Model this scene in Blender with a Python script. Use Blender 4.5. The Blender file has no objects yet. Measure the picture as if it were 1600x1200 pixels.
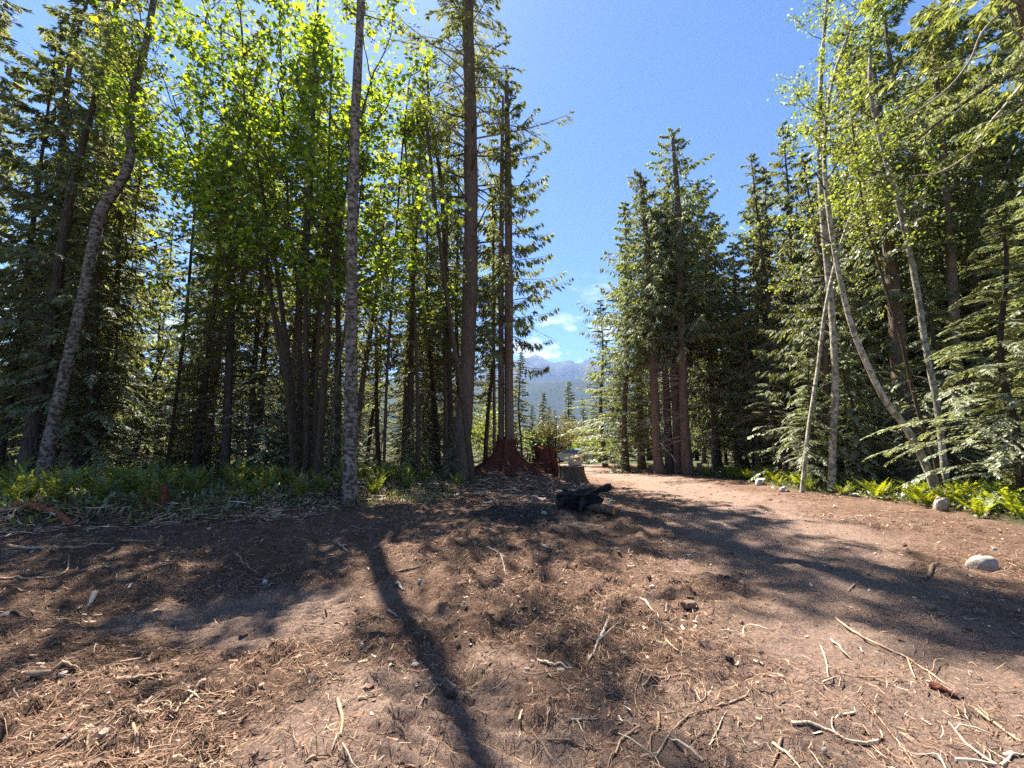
import bpy, math, random
import numpy as np
from math import radians as rad, sin, cos, tan, pi

sc = bpy.context.scene
col = sc.collection
rng = np.random.default_rng(7)
R = random.Random(11)

# ------------------------------------------------------------------ camera, world, sun, exposure
CAMZ, PITCH, FPX = 1.6, rad(8.0), 640.0          # focal length in pixels of the 1600 px wide photograph
cam = bpy.data.cameras.new('camera')
camo = bpy.data.objects.new('camera', cam); col.objects.link(camo)
camo.location = (0, 0, CAMZ); camo.rotation_euler = (rad(90) + PITCH, 0, 0)
cam.sensor_width = 36; cam.lens = 36 * FPX / 1600; cam.clip_start = .05; cam.clip_end = 40000
sc.camera = camo

SUN_AZ, SUN_EL = rad(-28), rad(60)                # azimuth from +Y towards +X
world = bpy.data.worlds.new('World'); sc.world = world; world.use_nodes = True
wt = world.node_tree; wn = wt.nodes; bg = wn['Background']
sky = wn.new('ShaderNodeTexSky'); sky.sky_type = 'NISHITA'; sky.sun_disc = False
sky.sun_elevation = SUN_EL; sky.sun_rotation = SUN_AZ
sky.altitude = 100; sky.air_density = 1.0; sky.dust_density = .3; sky.ozone_density = 9.0
bg.inputs[1].default_value = .047
# small cumulus low over the hills, all the way round
tc = wn.new('ShaderNodeTexCoord')
sp = wn.new('ShaderNodeSeparateXYZ'); wt.links.new(tc.outputs['Generated'], sp.inputs[0])
mp = wn.new('ShaderNodeMapping'); wt.links.new(tc.outputs['Generated'], mp.inputs[0])
mp.inputs['Scale'].default_value = (1, 1, 1.9); mp.inputs['Location'].default_value = (.02, 0, .035)
nz = wn.new('ShaderNodeTexNoise'); wt.links.new(mp.outputs[0], nz.inputs[0])
nz.inputs['Scale'].default_value = 9.0; nz.inputs['Detail'].default_value = 7; nz.inputs['Roughness'].default_value = .55
rp = wn.new('ShaderNodeValToRGB'); wt.links.new(nz.outputs[0], rp.inputs[0])
rp.color_ramp.elements[0].position = .54; rp.color_ramp.elements[0].color = (0, 0, 0, 1)
rp.color_ramp.elements[1].position = .66; rp.color_ramp.elements[1].color = (1, 1, 1, 1)
r2 = wn.new('ShaderNodeValToRGB'); wt.links.new(sp.outputs[2], r2.inputs[0])
r2.color_ramp.elements[0].position = .10; r2.color_ramp.elements[0].color = (1, 1, 1, 1)
r2.color_ramp.elements[1].position = .40; r2.color_ramp.elements[1].color = (0, 0, 0, 1)
mul = wn.new('ShaderNodeMath'); mul.operation = 'MULTIPLY'
wt.links.new(rp.outputs[0], mul.inputs[0]); wt.links.new(r2.outputs[0], mul.inputs[1])
mx = wn.new('ShaderNodeMix'); mx.data_type = 'RGBA'
wt.links.new(mul.outputs[0], mx.inputs[0]); wt.links.new(sky.outputs[0], mx.inputs[6])
mx.inputs[7].default_value = (10.5, 10.7, 11, 1)
wt.links.new(mx.outputs[2], bg.inputs[0])

sun = bpy.data.lights.new('sun', 'SUN'); suno = bpy.data.objects.new('sun', sun); col.objects.link(suno)
sun.energy = 5.0; sun.angle = rad(.53); sun.color = (1, .94, .84)
suno.rotation_euler = (pi / 2 - SUN_EL, 0, -SUN_AZ + pi)
SUNDIR = np.array([sin(SUN_AZ) * cos(SUN_EL), cos(SUN_AZ) * cos(SUN_EL), sin(SUN_EL)])
from mathutils import Vector
suno.rotation_euler = Vector(SUNDIR).to_track_quat('Z', 'Y').to_euler()

vs = sc.view_settings
vs.view_transform = 'Standard'; vs.look = 'None'; vs.exposure = 2.15; vs.gamma = 1; vs.use_curve_mapping = False
cy = sc.cycles
cy.max_bounces = 10; cy.diffuse_bounces = 8; cy.glossy_bounces = 2; cy.transmission_bounces = 8
cy.volume_bounces = 0; cy.transparent_max_bounces = 6; cy.caustics_reflective = False; cy.caustics_refractive = False
cy.sample_clamp_indirect = 6; cy.use_denoising = False; cy.use_adaptive_sampling = True; cy.adaptive_threshold = .006; cy.sampling_pattern = 'BLUE_NOISE'   # fine grain like a camera's rather than smeared leaves
try:
    cy.denoiser = 'OPENIMAGEDENOISE'; cy.denoising_prefilter = 'ACCURATE'
except Exception:
    pass

# ------------------------------------------------------------------ maths helpers
def sstep(a, b, x):
    t = np.clip((np.asarray(x, float) - a) / (b - a), 0, 1); return t * t * (3 - 2 * t)

def _hash(ix, iy, seed):
    h = (ix.astype(np.int64) * 374761393 + iy.astype(np.int64) * 668265263 + seed * 974634637) & 0xffffffff
    h = ((h ^ (h >> 13)) * 1274126177) & 0xffffffff
    return ((h ^ (h >> 16)) & 0xffff) / 65535.0

def vnoise(x, y, seed=0):
    x = np.asarray(x, float); y = np.asarray(y, float)
    ix = np.floor(x).astype(np.int64); iy = np.floor(y).astype(np.int64)
    fx = x - ix; fy = y - iy; fx = fx * fx * (3 - 2 * fx); fy = fy * fy * (3 - 2 * fy)
    a = _hash(ix, iy, seed); b = _hash(ix + 1, iy, seed); c = _hash(ix, iy + 1, seed); d = _hash(ix + 1, iy + 1, seed)
    return (a + (b - a) * fx) * (1 - fy) + (c + (d - c) * fx) * fy - .5

def fbm(x, y, seed=0, octs=4, gain=.5):
    s = 0; a = 1.0
    for k in range(octs):
        s = s + a * vnoise(np.asarray(x) * 2 ** k + 13.7 * k, np.asarray(y) * 2 ** k + 7.1 * k, seed + k); a *= gain
    return s

def norm(v):
    v = np.asarray(v, float); return v / np.maximum(np.linalg.norm(v, axis=-1, keepdims=True), 1e-9)

# ------------------------------------------------------------------ the lie of the land
MY = [5, 7.3, 8.5, 10.8, 15, 20, 45]; MX = [-12, -9, -5.8, -4.2, -1.6, -2.2, -3]
def margin_left(x, y):
    return np.interp(y, MY, MX) - x              # > 0 inside the left wood
def margin_right(x, y):
    return x - (10.4 - .9 * sstep(10, 6, y) * 0 + .35 * np.sin(np.asarray(y) * .7))   # > 0 inside the right strip
def G(x, y):
    x = np.asarray(x, float); y = np.asarray(y, float)
    z = .30 * sstep(0, 2.5, margin_left(x, y)) + .18 * sstep(-.3, 1.5, margin_right(x, y))
    z = z + .62 * np.exp(-((x + .3) / 2.1) ** 2 - ((y - 18.5) / 2.6) ** 2)
    z = z + .20 * np.exp(-((x - .7) / 1.7) ** 2 - ((y - 9.0) / 1.3) ** 2)
    z = z + .13 * np.exp(-((x + .9) / 1.5) ** 2 - ((y - 6.0) / .8) ** 2)
    z = z - .07 * np.exp(-((x + 3) / 2.0) ** 2 - ((y - 4.2) / .7) ** 2)
    z = z - .06 * np.exp(-((x - 3.5) / 2.5) ** 2 - ((y - 6.5) / 2) ** 2)
    far = np.clip(y - 26, 0, 40); z = z - .0009 * far ** 2 * (far < 20) - (.36 + .036 * (far - 20)) * (far >= 20)
    z = z - .020 * np.clip(y - 8, 0, 18)
    z = z + .10 * vnoise(x * .45, y * .45, 3)
    return z
def char_mask(x, y):
    d = ((x - .75) / 1.75) ** 2 + ((y - 8.8) / 1.75) ** 2 + .9 * fbm(x * 1.1, y * 1.1, 21)
    return .85 * sstep(1.35, .15, d)
def packed_mask(x, y):
    py = [1.5, 4, 8, 14, 22, 32, 50]; pxx = [2.0, 3.2, 5.2, 6.3, 6.6, 6.2, 5.0]
    d = np.abs(x - np.interp(y, py, pxx)) / (1.9 + .02 * y)
    a = sstep(1.3, .3, d + .8 * fbm(x * .8, y * .8, 31))
    b = sstep(1.2, .4, ((x + .6) / 1.0) ** 2 + ((y - 2.4) / 1.0) ** 2 + 1.2 * fbm(x * 1.4, y * 1.4, 32))
    c = sstep(1.2, .4, ((x + 2.4) / 1.6) ** 2 + ((y - 4.3) / .7) ** 2 + 1.2 * fbm(x * 1.4, y * 1.4, 33))
    return np.clip(.75 * a + .8 * b + .8 * c, 0, 1)
def H(x, y):                                     # with the churned-up relief
    x = np.asarray(x, float); y = np.asarray(y, float)
    r = np.hypot(x, y); f = np.exp(-r / 22)
    pk = packed_mask(x, y)
    z = G(x, y) + f * (.10 * fbm(x * 1.1, y * 1.1, 41, 3) + (1 - .75 * pk) * (.085 * fbm(x * 3.3, y * 3.3, 42, 3) + .045 * np.abs(fbm(x * 9, y * 9, 43, 3)) + .034 * np.clip(fbm(x * 17, y * 17, 47, 3), -.2, 1)))
    cl = np.clip(fbm(x * 5.5, y * 5.5, 45, 4) - .10, 0, 1)
    z = z + f * (1 - .6 * pk) * .20 * cl
    z = z + sstep(1.2, .2, ((x - .3) / 2.6) ** 2 + ((y - 14.5) / 3.0) ** 2) * .16 * np.abs(fbm(x * 2.2, y * 2.2, 48, 4))
    m1 = sstep(1.3, .3, ((x + .35) / .6) ** 2 + ((y - 2.4) / .75) ** 2)
    z = z + m1 * .032 * np.sin((x * .45 + y) * 42 + 2 * fbm(x * 3, y * 3, 5))
    m2 = sstep(1.2, .3, ((x + 2.2) / 1.3) ** 2 + ((y - 4.2) / .55) ** 2)
    z = z + m2 * .028 * np.sin((y - x * .25) * 38 + 2 * fbm(x * 3, y * 3, 6))
    z = z - .06 * np.exp(-((x - (-.9 + .42 * (4.5 - y))) / .16) ** 2) * sstep(5.6, 4.6, y) * sstep(1.2, 1.8, y)
    return z

def ray(u, v):
    xr = (u - 800) / FPX; yr = (600 - v) / FPX
    return np.array([xr, cos(PITCH) - yr * sin(PITCH), sin(PITCH) + yr * cos(PITCH)])
def px(u, v, Y):                                 # a place seen in the photograph, taken to its distance Y
    d = ray(u, v); return np.array([0, 0, CAMZ]) + d * (Y / d[1])
def gp(u, v, fn=G):
    d = ray(u, v); t = 1.0
    while t < 150:
        p = d * t
        if CAMZ + p[2] < fn(p[0], p[1]): break
        t *= 1.01
    lo, hi = t / 1.01, t
    for _ in range(25):
        m = (lo + hi) / 2; p = d * m
        if CAMZ + p[2] < fn(p[0], p[1]): hi = m
        else: lo = m
    p = d * hi; return np.array([p[0], p[1], float(fn(p[0], p[1]))])
def width_at(u, v, Y, w):                        # radius of a stem that shows w pixels wide
    d = ray(u, v); t = Y / d[1]; return w / 2 / FPX * t / math.hypot(1, d[0])

# ------------------------------------------------------------------ mesh building
class MB:
    def __init__(s): s.V = []; s.F = []; s.M = []; s.n = 0
    def add(s, V, F, mi=0):
        V = np.asarray(V, float).reshape(-1, 3); F = np.asarray(F, np.int64)
        if len(F) == 0: return
        s.V.append(V); s.F.append(F + s.n); s.M.append(mi); s.n += len(V)
    def build(s, name, mats, parent=None, origin=(0, 0, 0), smooth=False, kind=None):
        me = bpy.data.meshes.new(name)
        V = np.concatenate(s.V) - np.asarray(origin, float)
        me.vertices.add(len(V)); me.vertices.foreach_set('co', V.astype(np.float32).ravel())
        li = np.concatenate([f.ravel() for f in s.F]).astype(np.int32)
        cnt = np.concatenate([np.full(len(f), f.shape[1]) for f in s.F])
        st = np.concatenate([[0], np.cumsum(cnt)[:-1]]).astype(np.int32)
        me.loops.add(len(li)); me.loops.foreach_set('vertex_index', li)
        me.polygons.add(len(cnt)); me.polygons.foreach_set('loop_start', st)
        me.polygons.foreach_set('loop_total', cnt.astype(np.int32))
        mi = np.concatenate([np.full(len(f), m) for f, m in zip(s.F, s.M)]).astype(np.int32)
        me.polygons.foreach_set('material_index', mi)
        me.polygons.foreach_set('use_smooth', np.full(len(cnt), smooth))
        for m in (mats if isinstance(mats, (list, tuple)) else [mats]): me.materials.append(m)
        me.update(calc_edges=True); me.validate()
        o = bpy.data.objects.new(name, me); col.objects.link(o)
        if parent is not None: o.parent = parent
        else: o.location = origin
        if kind: o['kind'] = kind
        return o

def tube(path, rad_, sides=8, rough=0., seed=0, cap=True):
    P = np.asarray(path, float); n = len(P)
    rad_ = np.broadcast_to(np.asarray(rad_, float), (n,))
    T = norm(np.gradient(P, axis=0))
    ref = np.array([0, 0, 1.]) if abs(T[0, 2]) < .8 else np.array([1., 0, 0])
    A = np.zeros_like(P); a = norm(np.cross(T[0], ref))
    for i in range(n):
        a = norm(a - T[i] * np.dot(a, T[i])); A[i] = a
    B = np.cross(T, A)
    th = np.arange(sides) / sides * 2 * pi
    rr = np.repeat(rad_[:, None], sides, 1)
    if rough:
        k = np.arange(sides); i = np.arange(n)[:, None]
        rr = rr * (1 + rough * 2 * vnoise(3 * np.cos(th)[None] + i * .45 + 50, 3 * np.sin(th)[None] + i * .2 + seed * 17, seed))
    V = P[:, None] + rr[:, :, None] * (np.cos(th)[None, :, None] * A[:, None] + np.sin(th)[None, :, None] * B[:, None])
    i, k = np.meshgrid(np.arange(n - 1), np.arange(sides), indexing='ij')
    k2 = (k + 1) % sides
    F = np.stack([i * sides + k, i * sides + k2, (i + 1) * sides + k2, (i + 1) * sides + k], -1).reshape(-1, 4)
    V = V.reshape(-1, 3)
    return V, F
def add_tube(mb, path, r, sides=8, rough=0., seed=0, mi=0, caps=True):
    V, F = tube(path, r, sides, rough, seed)
    n0 = mb.n; mb.add(V, F, mi)
    if caps:
        n = len(V) // sides
        for ring, c, flip in ((0, V[:sides].mean(0), True), (n - 1, V[-sides:].mean(0), False)):
            VV = np.vstack([V[ring * sides:(ring + 1) * sides], c])
            k = np.arange(sides); k2 = (k + 1) % sides
            FF = np.stack([k2, k, np.full(sides, sides)], -1) if flip else np.stack([k, k2, np.full(sides, sides)], -1)
            mb.add(VV, FF, mi)
def smooth_path(P, n):                            # Catmull-Rom through control points (any number of columns)
    P = np.asarray(P, float)
    if len(P) == 2: return P[0] + (P[1] - P[0]) * np.linspace(0, 1, n)[:, None]
    Q = np.vstack([2 * P[0] - P[1], P, 2 * P[-1] - P[-2]]); out = []
    for t in np.linspace(0, len(P) - 1 - 1e-6, n):
        i = int(t); f = t - i; a, b, c, d = Q[i:i + 4]
        out.append(.5 * (2 * b + (c - a) * f + (2 * a - 5 * b + 4 * c - d) * f * f + (3 * b - a - 3 * c + d) * f ** 3))
    return np.array(out)
def kites(b, d, up, L, W, wide=.42):
    d = norm(d); w = norm(np.cross(d, up)); L = np.asarray(L)[:, None]; W = np.asarray(W)[:, None]
    V = np.stack([b, b + d * L * wide + w * W / 2, b + d * L, b + d * L * wide - w * W / 2], 1)
    return V.reshape(-1, 3), np.arange(len(b) * 4).reshape(-1, 4)
MAPLE = np.array([(0, 0), (.38, -.06), (.30, .18), (.62, .34), (.33, .44), (.26, .66), (0, 1.0), (-.26, .66), (-.33, .44), (-.62, .34), (-.30, .18), (-.38, -.06)])
def palms(b, d, up, L, shape=MAPLE):
    d = norm(d); w = norm(np.cross(d, up)); nn = np.cross(w, d); L = np.asarray(L)[:, None, None]
    fold = -.25 * np.abs(shape[:, 0])
    V = b[:, None] + L * (shape[None, :, :1] * w[:, None] + shape[None, :, 1:] * d[:, None] + fold[None, :, None] * nn[:, None])
    return V.reshape(-1, 3), np.arange(len(b) * len(shape)).reshape(-1, len(shape))
def ico(sub=1):
    import bmesh
    bm = bmesh.new(); bmesh.ops.create_icosphere(bm, subdivisions=sub, radius=1)
    V = np.array([v.co[:] for v in bm.verts]); F = np.array([[v.index for v in f.verts] for f in bm.faces]); bm.free()
    return V, F
def box(mb, c, s, mi=0, rz=0., taper=1.):
    x, y, z = np.array(s) / 2.
    V = np.array([(-x, -y, -z), (x, -y, -z), (x, y, -z), (-x, y, -z), (-x * taper, -y * taper, z), (x * taper, -y * taper, z), (x * taper, y * taper, z), (-x * taper, y * taper, z)])
    ca, sa = cos(rz), sin(rz); V = V @ np.array([[ca, sa, 0], [-sa, ca, 0], [0, 0, 1]]) + np.array(c)
    mb.add(V, [(0, 3, 2, 1), (4, 5, 6, 7), (0, 1, 5, 4), (1, 2, 6, 5), (2, 3, 7, 6), (3, 0, 4, 7)], mi)

def tag(o, label=None, cat=None, group=None, kind=None):
    if label: o['label'] = label
    if cat: o['category'] = cat
    if group: o['group'] = group
    if kind: o['kind'] = kind
    return o
def thing(name, loc, label, cat, group=None, rz=0.):
    o = bpy.data.objects.new(name, None); col.objects.link(o); o.empty_display_size = .2
    o.location = loc; o.rotation_euler = (0, 0, rz)
    return tag(o, label, cat, group)
def dup(root, loc, rz=0., s=1., label=None, group=None, sz=None, tilt=(0, 0)):
    r = root.copy(); col.objects.link(r); r.location = loc; r.rotation_euler = (tilt[0], tilt[1], rz)
    r.scale = (s, s, sz or s)
    if label: r['label'] = label
    if group: r['group'] = group
    elif 'group' in r.keys() and group is not None: del r['group']
    for ch in root.children:
        c = ch.copy(); col.objects.link(c); c.parent = r
        for g in ch.children:
            d = g.copy(); col.objects.link(d); d.parent = c
    return r

# ------------------------------------------------------------------ materials
class NT:
    def __init__(s, name):
        s.m = bpy.data.materials.new(name); s.m.use_nodes = True; s.t = s.m.node_tree; s.n = s.t.nodes; s.n.clear()
        s.out = s.n.new('ShaderNodeOutputMaterial')
    def new(s, t, **kw):
        n = s.n.new('ShaderNode' + t)
        for k, v in kw.items(): setattr(n, k, v)
        return n
    def link(s, a, b): s.t.links.new(a, b)
    def coord(s, scale=(1, 1, 1), kind='Object'):
        c = s.new('TexCoord'); m = s.new('Mapping'); s.link(c.outputs[kind], m.inputs[0]); m.inputs['Scale'].default_value = scale
        return m.outputs[0]
    def noise(s, vec, scale, detail=5, rough=.6, dist=0):
        n = s.new('TexNoise'); s.link(vec, n.inputs['Vector']); n.inputs['Scale'].default_value = scale
        n.inputs['Detail'].default_value = detail; n.inputs['Roughness'].default_value = rough; n.inputs['Distortion'].default_value = dist
        return n.outputs[0]
    def ramp(s, fac, stops):
        r = s.new('ValToRGB'); s.link(fac, r.inputs[0]); e = r.color_ramp.elements
        while len(e) < len(stops): e.new(.5)
        for i, (p, c) in enumerate(stops):
            e[i].position = p; e[i].color = (*c, 1) if len(c) == 3 else c
        return r.outputs[0]
    def mix(s, fac, a, b, blend='MIX'):
        m = s.new('Mix', data_type='RGBA', blend_type=blend)
        for inp, v in ((m.inputs[0], fac), (m.inputs[6], a), (m.inputs[7], b)):
            if hasattr(v, 'is_linked') or hasattr(v, 'links'): s.link(v, inp)
            elif isinstance(v, (int, float)): inp.default_value = v
            else: inp.default_value = (*v, 1)
        return m.outputs[2]
    def val(s, op, a, b=None):
        m = s.new('Math', operation=op)
        for i, v in enumerate((a, b)):
            if v is None: continue
            if isinstance(v, (int, float)): m.inputs[i].default_value = v
            else: s.link(v, m.inputs[i])
        return m.outputs[0]
    def bump(s, h, strength=.5, dist=.02, normal=None):
        b = s.new('Bump'); s.link(h, b.inputs['Height']); b.inputs['Strength'].default_value = strength; b.inputs['Distance'].default_value = dist
        if normal is not None: s.link(normal, b.inputs['Normal'])
        return b.outputs[0]
    def principled(s, colr, rough=.85, normal=None, spec=.25, metal=0.):
        p = s.new('BsdfPrincipled')
        if isinstance(colr, tuple): p.inputs['Base Color'].default_value = (*colr, 1)
        else: s.link(colr, p.inputs['Base Color'])
        if isinstance(rough, (int, float)): p.inputs['Roughness'].default_value = rough
        else: s.link(rough, p.inputs['Roughness'])
        p.inputs['Specular IOR Level'].default_value = spec; p.inputs['Metallic'].default_value = metal
        if normal is not None: s.link(normal, p.inputs['Normal'])
        s.link(p.outputs[0], s.out.inputs[0]); return s.m

def leaf_mat(name, stops, trans, tfac=.45, gloss=.05, grough=.45, treevar=.25):
    t = NT(name); g = t.new('NewGeometry'); oi = t.new('ObjectInfo')
    base = t.ramp(g.outputs['Random Per Island'], stops)
    v = t.val('ADD', t.val('MULTIPLY', oi.outputs['Random'], treevar), 1 - treevar / 2)
    hsv = t.new('HueSaturation'); t.link(base, hsv.inputs['Color']); t.link(v, hsv.inputs['Value'])
    t.link(t.val('ADD', t.val('MULTIPLY', oi.outputs['Random'], .02), .49), hsv.inputs['Hue'])
    d = t.new('BsdfDiffuse'); t.link(hsv.outputs[0], d.inputs[0])
    tr = t.new('BsdfTranslucent'); t.link(t.mix(1.0, hsv.outputs[0], trans, 'MULTIPLY'), tr.inputs[0])
    gl = t.new('BsdfGlossy'); gl.inputs[0].default_value = (.9, .95, 1, 1); gl.inputs['Roughness'].default_value = grough
    m = t.new('MixShader'); m.inputs[0].default_value = tfac; t.link(d.outputs[0], m.inputs[1]); t.link(tr.outputs[0], m.inputs[2])
    m2 = t.new('MixShader'); m2.inputs[0].default_value = gloss; t.link(m.outputs[0], m2.inputs[1]); t.link(gl.outputs[0], m2.inputs[2])
    t.link(m2.outputs[0], t.out.inputs[0]); return t.m

def bark_mat(name, stops, scale=(14, 14, 2.5), patch=None, moss=None, strength=.7, dist=.03):
    t = NT(name); v = t.coord(scale); oi = t.new('ObjectInfo')
    n = t.noise(v, 1.6, 7, .65, .4)
    c = t.ramp(n, stops)
    if patch:
        pv = t.coord(patch[1]); pn = t.noise(pv, 1, 4, .6)
        c = t.mix(t.ramp(pn, [(.47, (0, 0, 0)), (.56, (1, 1, 1))]), c, patch[0])
    if moss:
        mv = t.coord((1.5, 1.5, .8)); mn = t.noise(mv, 1.5, 5, .7)
        c = t.mix(t.ramp(mn, [(.52, (0, 0, 0)), (.68, (1, 1, 1))]), c, moss)
    c = t.mix(1.0, c, t.ramp(oi.outputs['Random'], [(0, (.8, .8, .8)), (1, (1.2, 1.15, 1.1))]), 'MULTIPLY')
    return t.principled(c, .9, t.bump(n, strength, dist), .15)

M = {}
M['fir_bark'] = bark_mat('fir_bark', [(.3, (.05, .035, .026)), (.5, (.15, .105, .08)), (.72, (.26, .20, .16))], (18, 18, 3))
M['cedar_bark'] = bark_mat('cedar_bark', [(.3, (.055, .036, .028)), (.5, (.16, .11, .085)), (.72, (.30, .225, .18))], (26, 26, 1.2))
M['dark_bark'] = bark_mat('dark_bark', [(.3, (.025, .02, .017)), (.5, (.07, .055, .045)), (.75, (.14, .12, .10))], (16, 16, 2.5), moss=(.05, .055, .02))
M['alder_bark'] = bark_mat('alder_bark', [(.32, (.10, .08, .064)), (.5, (.25, .21, .17)), (.7, (.44, .39, .33))], (5, 5, 22), patch=((.07, .052, .038), (9, 9, 10)), moss=(.10, .085, .045), strength=.5)
M['white_bark'] = bark_mat('white_bark', [(.32, (.17, .155, .125)), (.5, (.37, .345, .29)), (.7, (.56, .535, .47))], (6, 6, 24), patch=((.16, .14, .10), (9, 9, 7)), moss=(.16, .16, .05), strength=.4)
M['maple_bark'] = bark_mat('maple_bark', [(.3, (.022, .016, .011)), (.5, (.075, .052, .036)), (.75, (.15, .115, .08))], (14, 14, 4), moss=(.075, .075, .02))
M['red_root'] = bark_mat('red_root', [(.28, (.022, .010, .008)), (.5, (.12, .038, .024)), (.72, (.31, .12, .07))], (16, 16, 2.2), strength=1., dist=.05)
M['fresh_red'] = bark_mat('fresh_red', [(.28, (.06, .02, .012)), (.5, (.24, .075, .04)), (.72, (.42, .17, .09))], (12, 12, 6), strength=.8)
M['stump_bark'] = bark_mat('stump_bark', [(.3, (.04, .026, .02)), (.5, (.13, .085, .062)), (.75, (.24, .17, .13))], (16, 16, 1.6), strength=1., dist=.04)
M['dead_limb'] = bark_mat('dead_limb', [(.3, (.14, .11, .09)), (.6, (.34, .29, .245))], (9, 9, 9), strength=.3)
M['stick'] = bark_mat('stick', [(.3, (.18, .12, .08)), (.5, (.31, .22, .145)), (.7, (.46, .36, .26))], (12, 12, 12), strength=.3, dist=.01)
M['pale_stick'] = bark_mat('pale_stick', [(.3, (.30, .24, .17)), (.7, (.54, .46, .35))], (12, 12, 12), strength=.2, dist=.01)
M['brown_stick'] = bark_mat('brown_stick', [(.3, (.12, .075, .045)), (.7, (.32, .22, .15))], (12, 12, 12), strength=.4, dist=.01)
M['twig'] = bark_mat('twig', [(.3, (.045, .035, .028)), (.7, (.12, .095, .075))], (10, 10, 10), strength=.2)

M['cedar'] = leaf_mat('cedar_leaf', [(0, (.085, .10, .045)), (.55, (.18, .20, .09)), (1, (.32, .33, .17))], (1.4, 1.4, .7), .5, .03, .5)
M['fir'] = leaf_mat('fir_leaf', [(0, (.08, .095, .035)), (.6, (.165, .18, .065)), (1, (.27, .27, .11))], (1.45, 1.45, .6), .46, .05, .5)
M['hemlock'] = leaf_mat('hemlock_leaf', [(0, (.12, .14, .07)), (.5, (.26, .28, .15)), (1, (.44, .44, .28))], (1.25, 1.3, .7), .40, .04, .5)
M['dark_needle'] = leaf_mat('dark_needle', [(0, (.09, .10, .05)), (.6, (.19, .195, .10)), (1, (.34, .33, .20))], (1.35, 1.35, .75), .5, .03, .5)
M['far_fir'] = leaf_mat('far_fir', [(0, (.07, .085, .035)), (.6, (.14, .155, .06)), (1, (.23, .23, .09))], (1.5, 1.45, .6), .44, .04)
M['maple'] = leaf_mat('maple_leaf', [(0, (.045, .075, .018)), (.3, (.10, .145, .024)), (.65, (.16, .205, .026)), (1, (.30, .32, .035))], (1.95, 1.9, .6), .58, .04)
M['alder'] = leaf_mat('alder_leaf', [(0, (.10, .13, .035)), (.5, (.18, .22, .05)), (1, (.28, .32, .08))], (1.6, 1.5, .65), .5, .05)
M['autumn'] = leaf_mat('orange_leaf', [(0, (.08, .08, .032)), (.5, (.14, .12, .045)), (1, (.20, .15, .065))], (1.4, 1.3, .8), .4, .03)
M['fern'] = leaf_mat('sunlit_fern_leaf', [(0, (.12, .16, .02)), (.5, (.23, .28, .032)), (1, (.36, .40, .05))], (1.7, 1.5, .5), .48, .02)  # sword fern leaf with the sunlit tone of the right verge in its colour
M['shaded_fern'] = leaf_mat('shaded_fern_leaf', [(0, (.07, .09, .024)), (.5, (.155, .185, .045)), (1, (.28, .30, .08))], (1.6, 1.5, .55), .45, .03)  # same sword fern leaf, colour darkened to stand for the left wood's shade
M['herb'] = leaf_mat('herb_leaf', [(0, (.06, .07, .025)), (.35, (.11, .14, .035)), (.7, (.19, .22, .06)), (.85, (.24, .19, .09)), (1, (.20, .11, .06))], (1.4, 1.5, .6), .38, .07)
M['pale_leaf'] = leaf_mat('pale_leaf', [(0, (.22, .25, .16)), (1, (.40, .42, .30))], (1.1, 1.1, .9), .3, .08)

def litter_mat(name, stops):
    t = NT(name); g = t.new('NewGeometry')
    return t.principled(t.ramp(g.outputs['Random Per Island'], stops), .8, None, .2)
M['litter'] = litter_mat('litter', [(0, (.03, .018, .012)), (.40, (.10, .052, .034)), (.66, (.21, .115, .072)), (.86, (.31, .19, .115)), (.96, (.42, .295, .19)), (1, (.54, .42, .29))])
M['chip'] = litter_mat('chip', [(0, (.06, .035, .025)), (.3, (.20, .085, .05)), (.6, (.36, .22, .14)), (.9, (.56, .42, .29)), (1, (.66, .56, .44))])
M['clod'] = litter_mat('clod', [(0, (.045, .028, .020)), (.5, (.13, .08, .058)), (.85, (.22, .145, .105)), (1, (.40, .33, .27))])
M['ash'] = litter_mat('ash', [(0, (.012, .011, .011)), (.6, (.03, .028, .028)), (.85, (.10, .095, .095)), (1, (.42, .40, .39))])

def ground_mat():
    t = NT('ground'); v = t.coord((1, 1, 1))
    a = t.new('VertexColor', layer_name='mask'); s = t.new('SeparateColor'); t.link(a.outputs[0], s.inputs[0])
    n1 = t.noise(v, 38, 9, .72); n2 = t.noise(v, 1.7, 6, .65); n3 = t.noise(v, 140, 4, .7)
    st = t.coord((90, 22, 40)); n4 = t.noise(st, 1, 6, .7, 1.2)
    duff = t.ramp(n1, [(.3, (.045, .025, .017)), (.46, (.14, .085, .058)), (.57, (.26, .165, .115)), (.72, (.44, .315, .225))])
    duff = t.mix(t.ramp(n2, [(.4, (0, 0, 0)), (.62, (1, 1, 1))]), duff, t.ramp(n4, [(.32, (.04, .023, .016)), (.5, (.13, .075, .05)), (.68, (.30, .19, .12))]))
    dirt = t.ramp(n1, [(.3, (.14, .09, .068)), (.52, (.31, .212, .163)), (.75, (.46, .345, .27))])
    moss = t.ramp(n1, [(.3, (.022, .026, .012)), (.5, (.055, .062, .024)), (.66, (.09, .10, .036)), (.8, (.16, .12, .07))])
    char = t.ramp(n1, [(.3, (.014, .012, .011)), (.52, (.04, .034, .031)), (.68, (.12, .105, .095)), (.8, (.2, .17, .15))])
    c = t.mix(s.outputs[0], duff, dirt); c = t.mix(s.outputs[1], c, moss); c = t.mix(s.outputs[2], c, char)
    h = t.val('ADD', t.val('MULTIPLY', n1, 1.), t.val('MULTIPLY', n3, .35))
    h = t.val('ADD', h, t.val('MULTIPLY', n4, .5))
    return t.principled(c, .93, t.bump(h, 1.0, .045), .1)
M['ground'] = ground_mat()

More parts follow.
